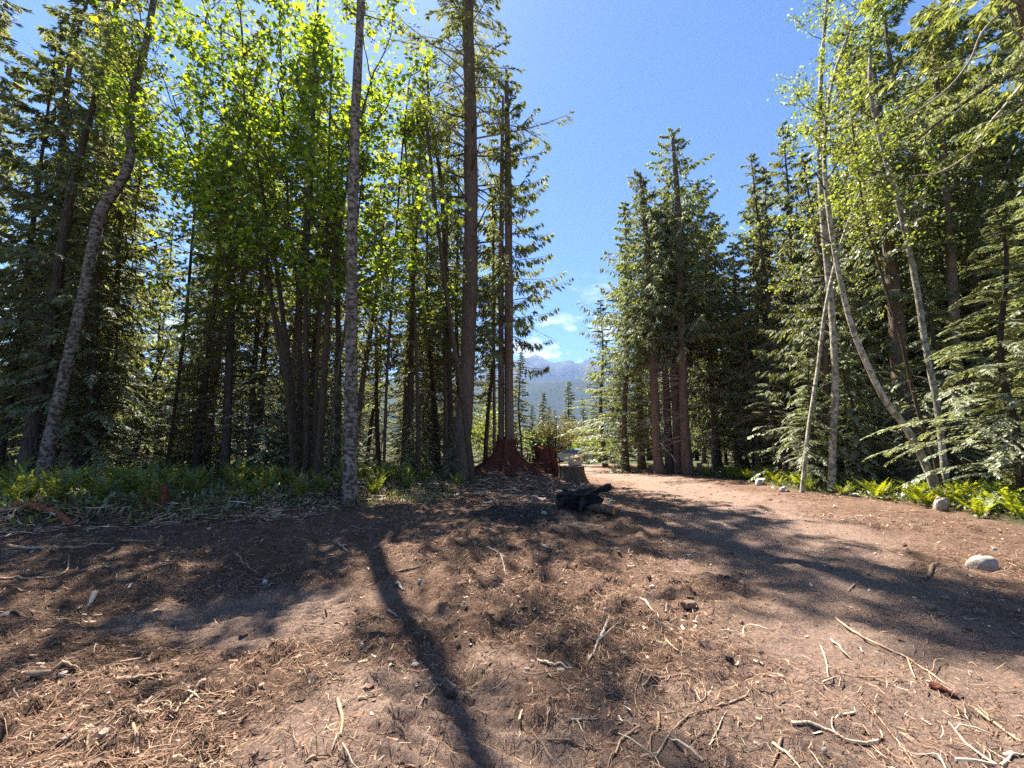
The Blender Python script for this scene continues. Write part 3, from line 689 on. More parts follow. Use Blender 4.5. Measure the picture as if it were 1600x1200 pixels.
# alders
def alder(label, pts, Y, H_, seed, bark, leaf_n, zlo, spread=1.6, name='alder_tree', fl=(.35, .4), nb=20, dY=0., lean_branch=0., leaf='alder', leafsize=(.10, .075), per=22, sides=12):
    rg = np.random.default_rng(seed)
    P = extend(flare(stem_from(pts, Y, dY=dY), *fl), H_); o = P[0, :3].copy(); o[2] += .12
    root = thing(name, o, label, 'tree')
    mt = MB(); add_tube(mt, P[:, :3], P[:, 3], sides, .12, seed); mt.build('trunk', M[bark], root, o, smooth=True)
    mw, ml = MB(), MB(); pos = []; bare_limbs(rg, mw, P[:, :3], 1.5, zlo, 12, (.1, .7), .012, 0, 1)
    for k in range(nb):
        z = rg.uniform(zlo, P[-1, 2]) if k else P[-1, 2]
        b = np.array([np.interp(z, P[:, 2], P[:, i]) for i in range(3)]); a = rg.uniform(0, 6.28)
        rel = (P[-1, 2] - z) / max(P[-1, 2] - zlo, .1)
        L = spread * rg.uniform(.5, 1.15) * (.55 + .6 * rel)
        q = sprout(rg, mw, b, (cos(a) + lean_branch, sin(a), rg.uniform(.25, .9)), L, .012 + .012 * rel, 4, 8, .3)
        pos.append(leafy(rg, mw, q, 7, L * .45, .005, per * leaf_n // 10, .10))
    pos = np.concatenate(pos)
    n = len(pos); d = norm(rg.normal(0, 1, (n, 3)) + np.array([0, 0, -.3])); up = norm(np.array([0, 0, 1.]) + rg.normal(0, .55, (n, 3)))
    ml.add(*kites(pos, d, up, leafsize[0] * rg.uniform(.6, 1.3, n), leafsize[1] * rg.uniform(.6, 1.3, n), .5))
    mw.build('limbs', M['twig'], root, o, kind='stuff'); ml.build('crown', M[leaf], root, o, kind='stuff')
    return root
alder('straight mottled grey alder standing alone at the front edge of the left wood', [(547, 786, 27), (547, 760, 23), (549, 640, 21.5), (549, 480, 19.5), (551, 330, 17), (556, 170, 15), (563, 20, 12.5), (568, -120, 11)], 11.2, 23, 301, 'alder_bark', 10, 14.5, 2.4, nb=22, leafsize=(.11, .08))
alder('tall alder with a kinked trunk leaning right above the ferns at far left', [(66, 752, 28), (78, 690, 25), (98, 600, 23), (122, 500, 21), (142, 400, 20), (158, 330, 20), (184, 292, 17), (203, 250, 16), (204, 190, 14), (212, 130, 14), (228, 70, 12), (240, 0, 10)], 12.0, 20, 302, 'alder_bark', 9, 11, 2.2, nb=22)
alder('slender mottled alder leaning across the foot of the big fir', [(740, 768, 11), (735, 720, 10), (728, 660, 9), (718, 590, 8), (705, 510, 7), (690, 400, 6), (676, 280, 5), (665, 180, 4)], 15.2, 14, 303, 'maple_bark', 8, 8, 1.5, nb=14, fl=(.2, .2))
alder('thin grey alder standing straight behind the leaning one beside the big fir', [(704, 740, 9), (703, 600, 8), (697, 420, 8), (688, 280, 6), (672, 170, 5), (665, 90, 4)], 20, 19, 304, 'dark_bark', 8, 12, 1.6, nb=14, fl=(.2, .2))
alder('white barked alder standing upright in the ferns right of the path', [(1298, 757, 13), (1301, 700, 12), (1305, 600, 12), (1299, 480, 11), (1290, 390, 11), (1283, 300, 10), (1281, 200, 9), (1284, 100, 7), (1292, 0, 5)], 14.3, 16.5, 311, 'white_bark', 8, 7.5, 1.9, nb=22, lean_branch=-.25)
alder('thinnest white alder leaning right across the upright one', [(1250, 757, 7), (1262, 680, 6.5), (1277, 580, 6), (1290, 480, 6), (1308, 400, 5), (1332, 330, 4.5), (1362, 262, 4), (1390, 190, 3)], 14.0, 12.5, 312, 'white_bark', 8, 8.5, 1.2, nb=10, fl=(.2, .2))
alder('strongly leaning alder with a mossy base from the clump by the tan rock', [(1468, 776, 18), (1445, 722, 15), (1415, 668, 13), (1380, 620, 12), (1350, 558, 10.5), (1328, 500, 9.5), (1310, 425, 8.5), (1296, 340, 8), (1288, 240, 7), (1300, 130, 6), (1330, 40, 4)], 11.8, 14, 313, 'white_bark', 8, 6.5, 1.9, nb=20)
alder('brown thin middle stem of the alder clump by the tan rock', [(1473, 772, 11), (1460, 715, 9), (1440, 660, 8), (1424, 600, 7), (1408, 530, 6.5), (1390, 470, 6), (1372, 410, 5), (1350, 330, 4), (1335, 220, 3)], 12.0, 12, 314, 'maple_bark', 8, 6.5, 1.3, nb=12, fl=(.3, .3))
alder('tallest pale alder of the clump by the tan rock curving up to the left', [(1479, 772, 15), (1473, 710, 12), (1464, 630, 12), (1446, 540, 11), (1432, 450, 11), (1414, 360, 10), (1396, 290, 9), (1376, 220, 8), (1360, 140, 7), (1362, 60, 6), (1372, -40, 4)], 12.1, 16.5, 315, 'white_bark', 8, 8, 1.9, nb=22)

# the many stemmed maple
def maple(label, stems, Y, seed, L1=(1.6, 4.2), nb=9, per=7, dz=(0, 4.5), size=(.17, .28), zmin=6.0):
    rg = np.random.default_rng(seed); root = None; mw, ml = MB(), MB(); pos = []
    for k, (pts, dy, ext) in enumerate(stems):
        P = extend(stem_from(pts, Y + dy), ext); P[:, 3] *= .68
        if root is None:
            o = P[0, :3].copy(); o[2] += .1; root = thing('maple_tree', o, label, 'tree')
        mt = MB(); add_tube(mt, P[:, :3], P[:, 3], 9, .16, seed + k); mt.build('stem', M['maple_bark'], root, o, smooth=True)
        zs = P[:, 2]
        for q in range(nb):
            i = int(rg.integers(len(P) * 2 // 5, len(P))) if q else len(P) - 1
            if zs[i] < zmin: i = int(np.searchsorted(zs, zmin)) if zs[-1] > zmin else len(P) - 1
            i = min(i, len(P) - 1)
            a = rg.uniform(0, 6.28); L = rg.uniform(*L1)
            br = sprout(rg, mw, P[i, :3], (cos(a), sin(a), rg.uniform(.1, .9)), L, min(.035, P[i, 3] * .7), 5, 9, .12)
            pos.append(leafy(rg, mw, br, 9, L * .45, .007, per, .16))
    pos = np.concatenate(pos); n = len(pos)
    d = norm(rg.normal(0, 1, (n, 3)) * [1, 1, .5] + np.array([0, 0, -.45])); up = norm(np.array([0, 0, 1.]) + rg.normal(0, .42, (n, 3)))
    ml.add(*palms(pos, d, up, rg.uniform(*size, n) * rg.uniform(.34, .85, n)))
    mw.build('limbs', M['twig'], root, o, kind='stuff'); ml.build('crown', M['maple'], root, o, kind='stuff')
    return root
maple('big maple with many dark stems fanning from one base and a bright yellow green crown', [
    ([(478, 742, 17), (479, 640, 14), (478, 500, 12), (480, 380, 11), (487, 260, 9), (492, 130, 7), (497, 0, 5)], 0, 17),
    ([(496, 742, 20), (503, 640, 17), (509, 540, 14), (516, 440, 12), (527, 380, 9), (540, 300, 7), (560, 200, 5), (585, 110, 4)], -.2, 15),
    ([(467, 742, 17), (457, 640, 15), (450, 560, 13), (440, 480, 12), (432, 420, 10), (418, 340, 8), (400, 240, 6), (385, 130, 5), (375, 20, 4)], .2, 17),
    ([(460, 740, 13), (453, 650, 11), (438, 520, 9), (410, 430, 8), (370, 370, 7), (325, 320, 5), (285, 285, 4), (240, 262, 3)], -.3, 9),
    ([(463, 740, 12), (446, 600, 10), (428, 500, 9), (420, 430, 8), (400, 380, 7), (352, 330, 5), (300, 240, 4), (270, 150, 3)], .3, 12.5),
    ([(512, 744, 9), (520, 650, 8), (531, 560, 7), (538, 520, 6), (548, 440, 5), (560, 330, 4), (570, 250, 3)], -.4, 11),
    ([(486, 740, 12), (492, 640, 10), (498, 520, 9), (508, 420, 8), (512, 330, 7), (515, 200, 5), (520, 60, 4)], .5, 16),
    ([(472, 740, 10), (470, 600, 9), (466, 460, 8), (452, 360, 7), (447, 250, 6), (440, 120, 5), (436, 0, 4)], .6, 17)], 13.6, 401, nb=17, per=18)
maple('slender maple with a curving dark stem arching over from the shaded left wood', [
    ([(150, 712, 9), (165, 640, 8), (180, 560, 7), (185, 470, 7), (188, 420, 6), (208, 375, 5), (215, 300, 4), (235, 200, 4)], 0, 13),
    ([(262, 715, 10), (278, 600, 9), (292, 480, 8), (300, 380, 7), (310, 260, 6), (318, 140, 5), (322, 20, 4)], 1.5, 17),
    ([(352, 705, 12), (356, 560, 11), (360, 420, 9), (358, 280, 7), (350, 150, 6), (345, 40, 4)], 1.8, 17)], 15.2, 402, nb=14, per=9, zmin=6.5)
maple('young maple spraying light green leaves over the gap between lone alder and big fir', [
    ([(600, 735, 8), (604, 600, 7), (612, 470, 6), (620, 350, 5), (628, 240, 4), (640, 120, 3)], 0, 14),
    ([(655, 735, 9), (652, 600, 8), (646, 450, 6), (640, 330, 5), (632, 200, 4)], .8, 13)], 16.0, 403, L1=(1.2, 2.6), nb=12, per=11)

# hemlocks with bright flat boughs
rec = PR['hemlock']
place('hemlock', 11.6, 9.6, 1.0, 'bright hemlock with long flat feathery boughs filling the right edge', rz=.4, sz=.78)
place('hemlock', 10.9, 14.9, .62, 'small hemlock with pale tipped boughs behind the two white alders', rz=2.0)
place('hemlock', 12.2, 14.6, .60, 'young hemlock in the shade behind the strongly leaning alder', rz=4.1)
place('hemlock', 14.6, 13.6, .9, 'hemlock standing deeper behind the bright one at the right edge', rz=3.0)
place('hemlock', 16.2, 12.2, 1.15, 'tall hemlock at the far right behind the bright one', rz=1.0)
place('hemlock', -2.4, 16.4, .28, 'low hemlock sapling brushing the ground left of the big fir', rz=1.0)
place('hemlock', -6.6, 15.6, .55, 'hemlock sapling catching light behind the lone mottled alder', rz=5.0)
place('hemlock', -14.5, 13.8, 1.0, 'drooping hemlock behind the kinked alder at far left', rz=.2)
place('hemlock', -4.0, 17.5, .42, 'small hemlock with sunlit tips in the dark gap beside the big fir', rz=2.6)

# trees seen down the path
for key, u, v_top, Y, lab in [('spruce_dark', 815, 548, 44, 'dark spruce with drooping boughs just right of the paired cedars'), ('spruce_far', 890, 596, 66, 'tall spired spruce standing behind the parked car'),
        ('spruce_far', 846, 612, 62, 'narrow spruce left of the orange tinted trees down the path'), ('spruce_far', 913, 622, 70, 'dark spruce at the right of the gap down the path'),
        ('spruce_far', 868, 640, 80, 'small far spruce peeping above the orange tinted trees'), ('spruce_far', 832, 634, 58, 'light green fir behind the broken red stump'),
        ('fir_skirt', 912, 660, 42, 'bushy bright green fir at the left foot of the cedar group'), ('spruce_far', 928, 632, 52, 'green fir between the gap and the cedar group'),
        ('spruce_dark', 798, 596, 56, 'dark spruce seen through the paired cedar stems'), ('spruce_far', 856, 634, 90, 'pale far spruce in the middle of the gap')]:
    p = px(u, v_top, Y); g = float(G(p[0], Y)); base_h = {'spruce_far': 13, 'spruce_dark': 15, 'fir_skirt': 14}[key]
    place(key, p[0], Y, (p[2] - g) / base_h, lab)
def bush_tree(label, u, v_top, Y, wide, leaf, seed, n=2600, name='broadleaf_tree', ls=(.28, .2)):
    rg = np.random.default_rng(seed); p = px(u, v_top, Y); g = float(G(p[0], Y)); Hh = p[2] - g
    o = np.array([p[0], Y, g]); root = thing(name, o, label, 'tree'); A = np.stack([np.linspace(0, .3, 12), np.zeros(12), np.linspace(-.1, Hh * .85, 12)], -1) + o
    mt, mw, ml = MB(), MB(), MB(); add_tube(mt, A, np.linspace(.16, .04, 12), 7, .1, seed); mt.build('trunk', M['dark_bark'], root, o, smooth=True)
    cl = rg.normal(0, 1, (26, 3)) * [wide * .42, wide * .42, Hh * .2] + o + [0, 0, Hh * .58]
    cl[:, 2] = np.clip(cl[:, 2], g + Hh * .15, g + Hh * .95)
    for c in cl:
        h = min(c[2] - .3, A[-1, 2]); b = np.array([np.interp(h * .8 + g * .2, A[:, 2], A[:, 0]), Y, h * .8 + g * .2])
        V, F = tube(b + (c - b) * np.linspace(0, 1, 4)[:, None], [.04, .03, .02, .01], 3); mw.add(V, F)
    pos = cl[rg.integers(0, 26, n)] + rg.normal(0, .17 * wide, (n, 3)); pos[:, 2] = np.maximum(pos[:, 2], g + .2)
    ml.add(*kites(pos, rg.normal(0, 1, (n, 3)), rg.normal(0, 1, (n, 3)), ls[0] * rg.uniform(.6, 1.3, n), ls[1] * rg.uniform(.6, 1.3, n), .5))
    mw.build('limbs', M['twig'], root, o, kind='stuff'); ml.build('crown', M[leaf], root, o, kind='stuff'); return root
bush_tree('orange tinted leafing tree above the red stump down the path', 866, 640, 60, 4.2, 'autumn', 501)
bush_tree('orange tinted leafing tree right of the spired spruce', 905, 648, 58, 3.2, 'autumn', 502)
bush_tree('green leafing tree left of the spired spruce', 838, 660, 60, 2.6, 'far_fir', 503)
bush_tree('tan leafing bush behind the parked car', 880, 680, 62, 4.0, 'autumn', 504)
bush_tree('yellow green leafing bush at the right of the car', 926, 690, 50, 2.2, 'alder', 505)
bush_tree('yellow green bush seen low between big fir and paired cedars', 758, 640, 46, 5.0, 'alder', 506, 3400)

# the woods on either side: slim conifers, tree after tree
def wood(n, xr, yr, keys, label, group, seed, smin, smax, avoid, mind=1.3):
    rg = np.random.default_rng(seed); got = []; tries = 0
    while len(got) < n and tries < n * 80:
        tries += 1
        x = rg.uniform(*xr); y = rg.uniform(*yr); k = keys[rg.integers(len(keys))]; sc_ = rg.uniform(smin, smax); tl = (rg.normal(0, .025), rg.normal(0, .025))
        if avoid(x, y) or abs(x) > 1.3 * y + 2 or any((x - a) ** 2 + (y - b) ** 2 < mind ** 2 for a, b in got): continue
        u = 800 + FPX * x / y
        if 950 < u < 1290 and k == 'cedar_tall': continue
        got.append((x, y)); w = where(u, y)
        place(k, x, y, sc_, label[k] + ' ' + w, group[k] + ' ' + w, tilt=tl)
def where(u, y):
    d = 'front' if y < 20 else 'middle' if y < 27 else 'back'
    if u < 800:
        z = ['left of the kinked alder', 'right behind the kinked alder', 'left behind the maple stems', 'behind the maple stems', 'between lone alder and big fir'][int(np.searchsorted([70, 210, 380, 545], u))]
    else:
        z = ['behind the cedar group', 'between cedar group and white alders', 'behind the white alders', 'behind the alder clump', 'behind the right edge hemlock'][int(np.searchsorted([1130, 1245, 1340, 1500], u))]
    return d + ' row, ' + z
LW = {'dark_thin': 'slim bare stemmed conifer in left wood,', 'dark_low': 'bushy dark conifer in left wood,', 'cedar_tall': 'drooping cedar in left wood,'}
GL = {'dark_thin': 'slim conifers deep in the left wood', 'dark_low': 'bushy conifers deep in the left wood', 'cedar_tall': 'cedars deep in the left wood'}
LR = {'dark_low': 'dark conifer in right wood,', 'cedar_full': 'leafy cedar in right wood,', 'cedar_tall': 'tall bare stemmed cedar in right wood,', 'fir_skirt': 'green fir branched to ground in right wood,'}
GR = {'dark_low': 'dark conifers of the right wood', 'cedar_full': 'leafy cedars of the right wood', 'cedar_tall': 'tall cedars of the right wood', 'fir_skirt': 'green firs of the right wood'}
heroL = [(-4.6, 11.2), (-13.6, 12), (-6.6, 13.6), (-2, 17.2), (-1, 18.6), (-9, 15), (-3.8, 16)]
def av_left(x, y):
    if x > -2.6 - .05 * y + (y > 24) * .8: return True
    if y < 15.5 - .18 * (x + 3) * -1: return True
    return any((x - a) ** 2 + (y - b) ** 2 < 1.6 ** 2 for a, b in heroL)
wood(46, (-40, -2.5), (15.5, 34), ['dark_thin', 'dark_thin', 'dark_low', 'cedar_tall'], LW, GL, 601, .75, 1.15, av_left, 1.7)
wood(9, (-24, -3), (34, 44), ['dark_thin', 'dark_low'], LW, GL, 603, .7, 1.0, lambda x, y: x > -.12 * y, 2.0)
# nearer dark trees at the left edge
place('dark_low', -19.6, 12.8, 1.25, 'dark drooping conifer at the far left edge in front of the wood', rz=1.)
place('dark_low', -15.4, 13.2, 1.2, 'full drooping conifer filling the upper left corner', rz=.7)
place('cedar_full', -18.9, 16.4, 1.5, 'full drooping cedar beyond the far left edge')
place('cedar_full', -16.6, 15.6, 1.3, 'full drooping cedar left behind the kinked alder')
place('cedar_tall', -14.9, 20.2, 1.15, 'tall full cedar deeper behind the kinked alder')
place('cedar_full', -20.4, 18.6, 1.6, 'tall full cedar deep at the far left')
place('cedar_tall', -9.3, 17.4, 1.05, 'cedar with a grey trunk between kinked alder and maple stems')
place('dark_thin', -11.0, 16.0, .95, 'dark straight trunk left of the maple stems')
place('dark_thin', -4.6, 19.0, .95, 'dark straight conifer right behind the lone mottled alder')
place('cedar_tall', -3.4, 21.5, 1.0, 'cedar trunk between lone mottled alder and big fir')
place('dark_thin', -2.9, 23.5, .9, 'thin dark conifer left behind the big fir')
place('dark_thin', -1.6, 25.0, .85, 'thin dark conifer seen between big fir and paired cedars')
def av_right(x, y):
    return x < 7.2 + .25 * y or (y < 22 and x < 12.5) or y < 15 - .2 * (x - 12) or any((x - a) ** 2 + (y - b) ** 2 < 2.0 ** 2 for a, b in [(16.5, 17.5), (14.6, 13.6), (16.2, 12.2), (17.3, 16.2)])
wood(60, (11, 44), (13, 40), ['dark_low', 'cedar_full', 'cedar_tall', 'cedar_full'], LR, GR, 602, .8, 1.1, av_right, 2.0)
for u, v_top, Y, key, lab in [(966, 400, 28, 'fir_skirt', 'green fir branched to the ground at the left end of the cedar group'), (985, 310, 31, 'cedar_full', 'leafy cedar behind the left front cedar of the group'),
        (1092, 290, 29.5, 'cedar_full', 'leafy cedar filling the crown right behind the tallest cedar'), (1125, 330, 28.5, 'cedar_full', 'leafy cedar right of the cedar group against the sky'),
        (1185, 335, 26, 'cedar_full', 'cedar with a thin pointed top between cedar group and white alders'), (1162, 296, 28, 'cedar_full', 'leafy cedar closing the treeline right of the cedar group'), (1206, 262, 26, 'cedar_full', 'taller leafy cedar joining the treeline to the white alders'), (1232, 190, 23, 'cedar_tall', 'tall sparse cedar left behind the upright white alder'),
        (1335, 90, 19.5, 'cedar_tall', 'tall cedar behind the leaning alders'), (1445, 20, 19, 'cedar_full', 'dark leafy cedar high behind the alder clump'), (938, 470, 34, 'fir_skirt', 'green fir edging the gap down the path'),
        (1300, 60, 24, 'cedar_full', 'full high cedar between the white alders'), (1400, -60, 23, 'cedar_full', 'full high cedar over the alder clump'), (1500, -100, 22, 'cedar_full', 'full high cedar over the right edge hemlock'), (1580, -60, 20, 'cedar_full', 'full high cedar at the far right edge'), (1560, -40, 16.5, 'cedar_tall', 'tall cedar behind the hemlock at the right edge'), (1155, 430, 26, 'dark_low', 'dark low conifer in the shade right of the cedar group'), (1210, 420, 23.0, 'dark_low', 'dark low conifer left behind the thinnest white alder')]:
    p = px(u, v_top, Y); g = float(G(p[0], Y)); bh = {'fir_skirt': 14, 'cedar_full': 15, 'cedar_tall': 21, 'dark_low': 17}[key]
    place(key, p[0], Y, (p[2] - g) / bh, lab)
# far belt beyond the clearing
rg = np.random.default_rng(604); cnt = 0
while cnt < 74:
    y = rg.uniform(48, 92); x = rg.uniform(-1.25, 1.0) * y
    if -.02 * y < x < .20 * y: continue
    cnt += 1; k = ['spruce_far', 'spruce_dark'][int(rg.integers(2))]; far_s = rg.uniform(.8, 1.3)
    place(k, x, y, far_s, {'spruce_far': 'green spruce in the far belt beyond the woods', 'spruce_dark': 'dark spruce in the far belt beyond the woods'}[k], {'spruce_far': 'green spruces of the far belt', 'spruce_dark': 'dark spruces of the far belt'}[k])
# young trees filling the space under the woods
rg = np.random.default_rng(605)
def under(n, xr, yr, key, lab, group, avoid, smin, smax):
    c = 0; t = 0
    while c < n and t < 4000:
        t += 1; x = rg.uniform(*xr); y = rg.uniform(*yr)
        if avoid(x, y): continue
        if abs(x) > 1.28 * y: continue
        c += 1; w = where(800 + FPX * x / y, y); place(key, x, y, rg.uniform(smin, smax), lab + ' ' + w, group + ' ' + w)
under(44, (-26, -3), (15, 32), 'sapling', 'twiggy sapling under left wood,', 'saplings under the left wood', lambda x, y: x > -2.8 - .05 * y or y < 14 + .12 * abs(x), .6, 1.3)
under(30, (11, 28), (13, 28), 'sapling', 'twiggy sapling under right wood,', 'saplings under the right wood', lambda x, y: x < 9.4 + .1 * y or (y < 16 and x > 15), .5, 1.2)

# ------------------------------------------------------------------ stumps, logs, stones, car
def stump_mesh(mb, c, r0, r1, h, flare_a, lobes, seed, jag=.0, sides=30, rings=14, lean=(0, 0), mi=0, rough=.18):
    th = np.arange(sides) / sides * 2 * pi; q = np.linspace(0, 1, rings); V = []
    for k, t in enumerate(q):
        r = r1 + (r0 - r1) * (1 - t) ** 2.2
        w = 1 + flare_a * (1 - t) ** 1.6 * np.cos(lobes * th + seed) + rough * 2 * vnoise(th * 0 + np.cos(th) * 2.5 + seed * 3, np.sin(th) * 2.5 + t * 1.2, seed) + rough * .7 * vnoise(np.cos(th) * 8, np.sin(th) * 8 + t * 2, seed + 4)
        z = -.15 + (h + .15) * t + jag * t * 2 * vnoise(np.cos(th) * 2.2 + 9, np.sin(th) * 2.2, seed + 2)
        V.append(np.stack([c[0] + lean[0] * t + r * w * np.cos(th), c[1] + lean[1] * t + r * w * np.sin(th), c[2] + z], -1))
    top = V[-1]; V = np.concatenate(V)
    i, k = np.meshgrid(np.arange(rings - 1), np.arange(sides), indexing='ij'); k2 = (k + 1) % sides
    F = np.stack([i * sides + k, i * sides + k2, (i + 1) * sides + k2, (i + 1) * sides + k], -1).reshape(-1, 4)
    mb.add(V, F, mi); return top
def cap(mb, ring, dz=0., mi=0, rings=5):
    c = ring.mean(0); n = len(ring); V = [ring + [0, 0, dz]] + [c + (ring - c) * f + [0, 0, dz] for f in np.linspace(1, .06, rings)[1:]] + [np.array([c + [0, 0, dz]])]
    V = np.concatenate(V); k = np.arange(n); k2 = (k + 1) % n
    for q in range(rings - 1): 
        F = np.stack([q * n + k, q * n + k2, (q + 1) * n + k2, (q + 1) * n + k], -1)
        mb.add(V[q * n:(q + 2) * n], F - q * n, mi)
    mb.add(np.vstack([V[(rings - 1) * n:rings * n], V[-1]]), np.stack([k, k2, np.full(n, n)], -1), mi)
def cut_stump(label, u, v, wpx, hpx, seed, bark='stump_bark', cutm='tan_cut', Y=None, flare_a=.14, group=None, tilt=0):
    p = gp(u, v) if Y is None else np.array([*px(u, v, Y)[:2], float(G(*px(u, v, Y)[:2]))])
    r = width_at(u, v, p[1], wpx); h = hpx / FPX * p[1]
    root = thing('tree_stump', p, label, 'stump', group)
    mb = MB(); top = stump_mesh(mb, p, r * 1.35, r, h, flare_a, 5, seed, rough=.12)
    mb.build('bark', M[bark], root, p, smooth=True)
    m2 = MB(); cap(m2, top, .003); m2.build('cut_face', M[cutm], root, p)
    return root, p, r, h
def red_stump(label, u, v, wbase, wtop, hpx, Y, seed, jag, lean=(0, 0)):
    q = px(u, v, Y); p = np.array([q[0], q[1], float(G(q[0], q[1]))])
    h = px(u, v - hpx, Y)[2] - p[2]
    root = thing('rotten_stump', p, label, 'stump')
    mb = MB(); top = stump_mesh(mb, p, width_at(u, v, Y, wbase), width_at(u, v, Y, wtop), h, .22, 6, seed, jag, sides=44, rings=20, lean=lean, rough=.2)
    cap(mb, top, -.06)
    mb.build('wood', M['red_root'], root, p, smooth=False)
    rg = np.random.default_rng(seed); mr = MB(); rb = width_at(u, v, Y, wbase)
    for k in range(90):                              # roots and shreds of red wood heaped round the foot
        a = rg.uniform(0, 6.28); rr = rb * rg.uniform(.55, 1.35); b = p + np.array([cos(a) * rr, sin(a) * rr, 0]); zz = h * max(0, 1.25 - rr / rb) * .6
        b[2] = float(H(b[0], b[1])) + max(zz, .03); d = np.array([cos(a + rg.normal(0, .6)), sin(a + rg.normal(0, .6)), rg.uniform(-.6, .0)]); L = rg.uniform(.2, .7)
        pts = b + np.linspace(0, 1, 5)[:, None] * d * L + rg.normal(0, .03, (5, 3)); V, F = tube(pts, np.linspace(1, .3, 5) * rg.uniform(.01, .035), 5, .2, k); mr.add(V, F)
    for k in range(34):                              # upright shreds and splinters of its sides
        a = rg.uniform(0, 6.28); t = rg.uniform(.25, 1.0); rr = width_at(u, v, Y, wtop) + (rb - width_at(u, v, Y, wtop)) * (1 - t) ** 2.2
        b = p + np.array([cos(a) * rr * 1.02, sin(a) * rr * 1.02, h * t * .92]); L = h * rg.uniform(.12, .35)
        V, F = tube(b + np.linspace(0, 1, 4)[:, None] * np.array([cos(a) * .05, sin(a) * .05, L]) + rg.normal(0, .012, (4, 3)), np.array([1, .9, .6, .1]) * rg.uniform(.015, .045), 4, .2, k); mr.add(V, F)
    mr.build('roots', M['red_root'], root, p, kind='stuff')
    return p, h
red_stump('big red rotten stump with two cedars growing out of its top', 791, 752, 112, 30, 66, 18.55, 21, .14)
red_stump('lower red rotten stump standing alone with a broken rounded top', 854, 738, 56, 30, 40, 20.6, 22, .13)
st, sp_, sr, sh = cut_stump('wide grey brown cut stump with split wood pieces lying on it', 893, 752, 40, 23, 31, cutm='dark_cut', flare_a=.2)
top = sp_ + np.array([0, 0, sh])
def chunk(name, label, c, s, rz, mat, seed, cat, tilt=0.):
    V, F = ico(2); rgc = np.random.default_rng(seed)
    V = np.sign(V) * np.abs(V) ** .65; V = V * (1 + .75 * vnoise(V[:, 0] * 1.9 + seed, V[:, 1] * 1.7 + V[:, 2], seed))[:, None] * np.array(s) / 2
    ca, sa = cos(rz), sin(rz); V = V @ np.array([[ca, sa, 0], [-sa, ca, 0], [0, 0, 1]])
    c = np.array(c, float); mb = MB(); mb.add(V + c, F); o = mb.build(name, M[mat], None, c); return tag(o, label, cat)
e_ = sr
chunk('split_log', 'pale split log piece lying on the right of the wide cut stump', top + [e_ * .35, -.05, .14], (.52, .32, .26), .3, 'pale_wood', 3, 'firewood')
chunk('split_log', 'small pale wedge of wood at the front left of the pale split log', top + [e_ * -.02, -.25, .10], (.26, .22, .22), 1.0, 'pale_wood', 4, 'firewood')
chunk('bark_piece', 'dark piece of bark balanced on top of the pale split log', top + [e_ * .5, .0, .36], (.34, .26, .18), .8, 'stick', 5, 'bark')
cut_stump('small cut stump at the far edge of the path beside the green fir', 958, 724, 9, 11, 32)
cut_stump('low pale cut stump at the foot of the tallest cedar', 1057, 739, 17, 9, 33, bark='stick')
cut_stump('small round cut stump right of the tallest cedar', 1094, 739, 9, 15, 34, bark='stick')
cut_stump('low cut stump half hidden by ferns right of the round stump', 1152, 741, 15, 9, 35)
cut_stump('stubby cut stump behind the white rock on the right verge', 1181, 749, 15, 11, 36, bark='stick')
# splintered snag at the foot of a cedar
p = gp(1061, 736); mb = MB()
for k in range(7):
    b = p + np.array([R.uniform(-.12, .12), R.uniform(-.1, .1), -.05]); L = R.uniform(.3, .95)
    add_tube(mb, b + np.linspace(0, 1, 4)[:, None] * np.array([R.uniform(-.06, .06), 0, L]), [.05, .045, .03, .004], 5, .2, k)
tag(mb.build('broken_snag', M['cedar_bark'], None, p), 'splintered reddish snag sticking up left of the tallest cedar', 'snag')

# burnt wood in the fire patch
pc = gp(905, 796); mb = MB()
V, F = ico(4)
V = np.sign(V) * np.abs(V) ** .6
V = V * (1 + .55 * fbm(V[:, 0] * 1.9 + 4, V[:, 1] * 1.9 + V[:, 2] * 2.3, 81, 5, .6))[:, None] * np.array([.42, .30, .19]); mb.add(V + pc + [-.02, .1, .16], F)
for k, arm in enumerate([[[.0, .05, .22, .15], [.22, .0, .35, .11], [.42, -.05, .42, .075], [.60, -.08, .47, .085], [.68, -.1, .49, .05]], [[-.2, 0, .2, .09], [-.36, -.1, .16, .07], [-.46, -.22, .05, .04]],
    [[.1, -.1, .2, .09], [.02, -.28, .16, .06], [-.06, -.42, .03, .03]], [[-.1, .1, .28, .08], [-.25, .15, .36, .045], [-.34, .12, .40, .02]], [[.25, 0, .2, .08], [.36, -.18, .14, .05], [.42, -.3, .02, .03]]]):
    arm = smooth_path(arm, 18); add_tube(mb, arm[:, :3] + pc, arm[:, 3] * (1 + .07 * np.sin(np.arange(18) * 1.3 + k)), 11, .42, 6 + k)
tag(mb.build('charred_stump', M['charred'], None, pc), 'black charred root stump with one arm pointing up to the right', 'stump')
pa, pb = gp(892, 796), gp(958, 806)
pb = pb + (pb - pa) * .02
A_ = pa + [.05, .18, .10]; B_ = pb + [0, 0, .105]; o = (A_ + B_) / 2
root = thing('cut_log', o, 'grey log with a sawn orange end lying below the charred stump', 'log')
mb = MB(); P = A_ + (B_ - A_) * np.linspace(0, 1, 16)[:, None]; V, F = tube(P, np.linspace(.095, .10, 16), 18, .14, 5); mb.add(V, F); mb.build('bark', M['stump_bark'], root, o, smooth=True)
ring = V[-18:]; cen = ring.mean(0); ax = norm(B_ - A_)
mb = MB(); mb.add(np.vstack([ring + ax * .004, cen + (ring - cen) * .5 + ax * .006, [cen + ax * .006]]), np.vstack([np.stack([np.arange(18), (np.arange(18) + 1) % 18, 18 + (np.arange(18) + 1) % 18, 18 + np.arange(18)], -1)]))
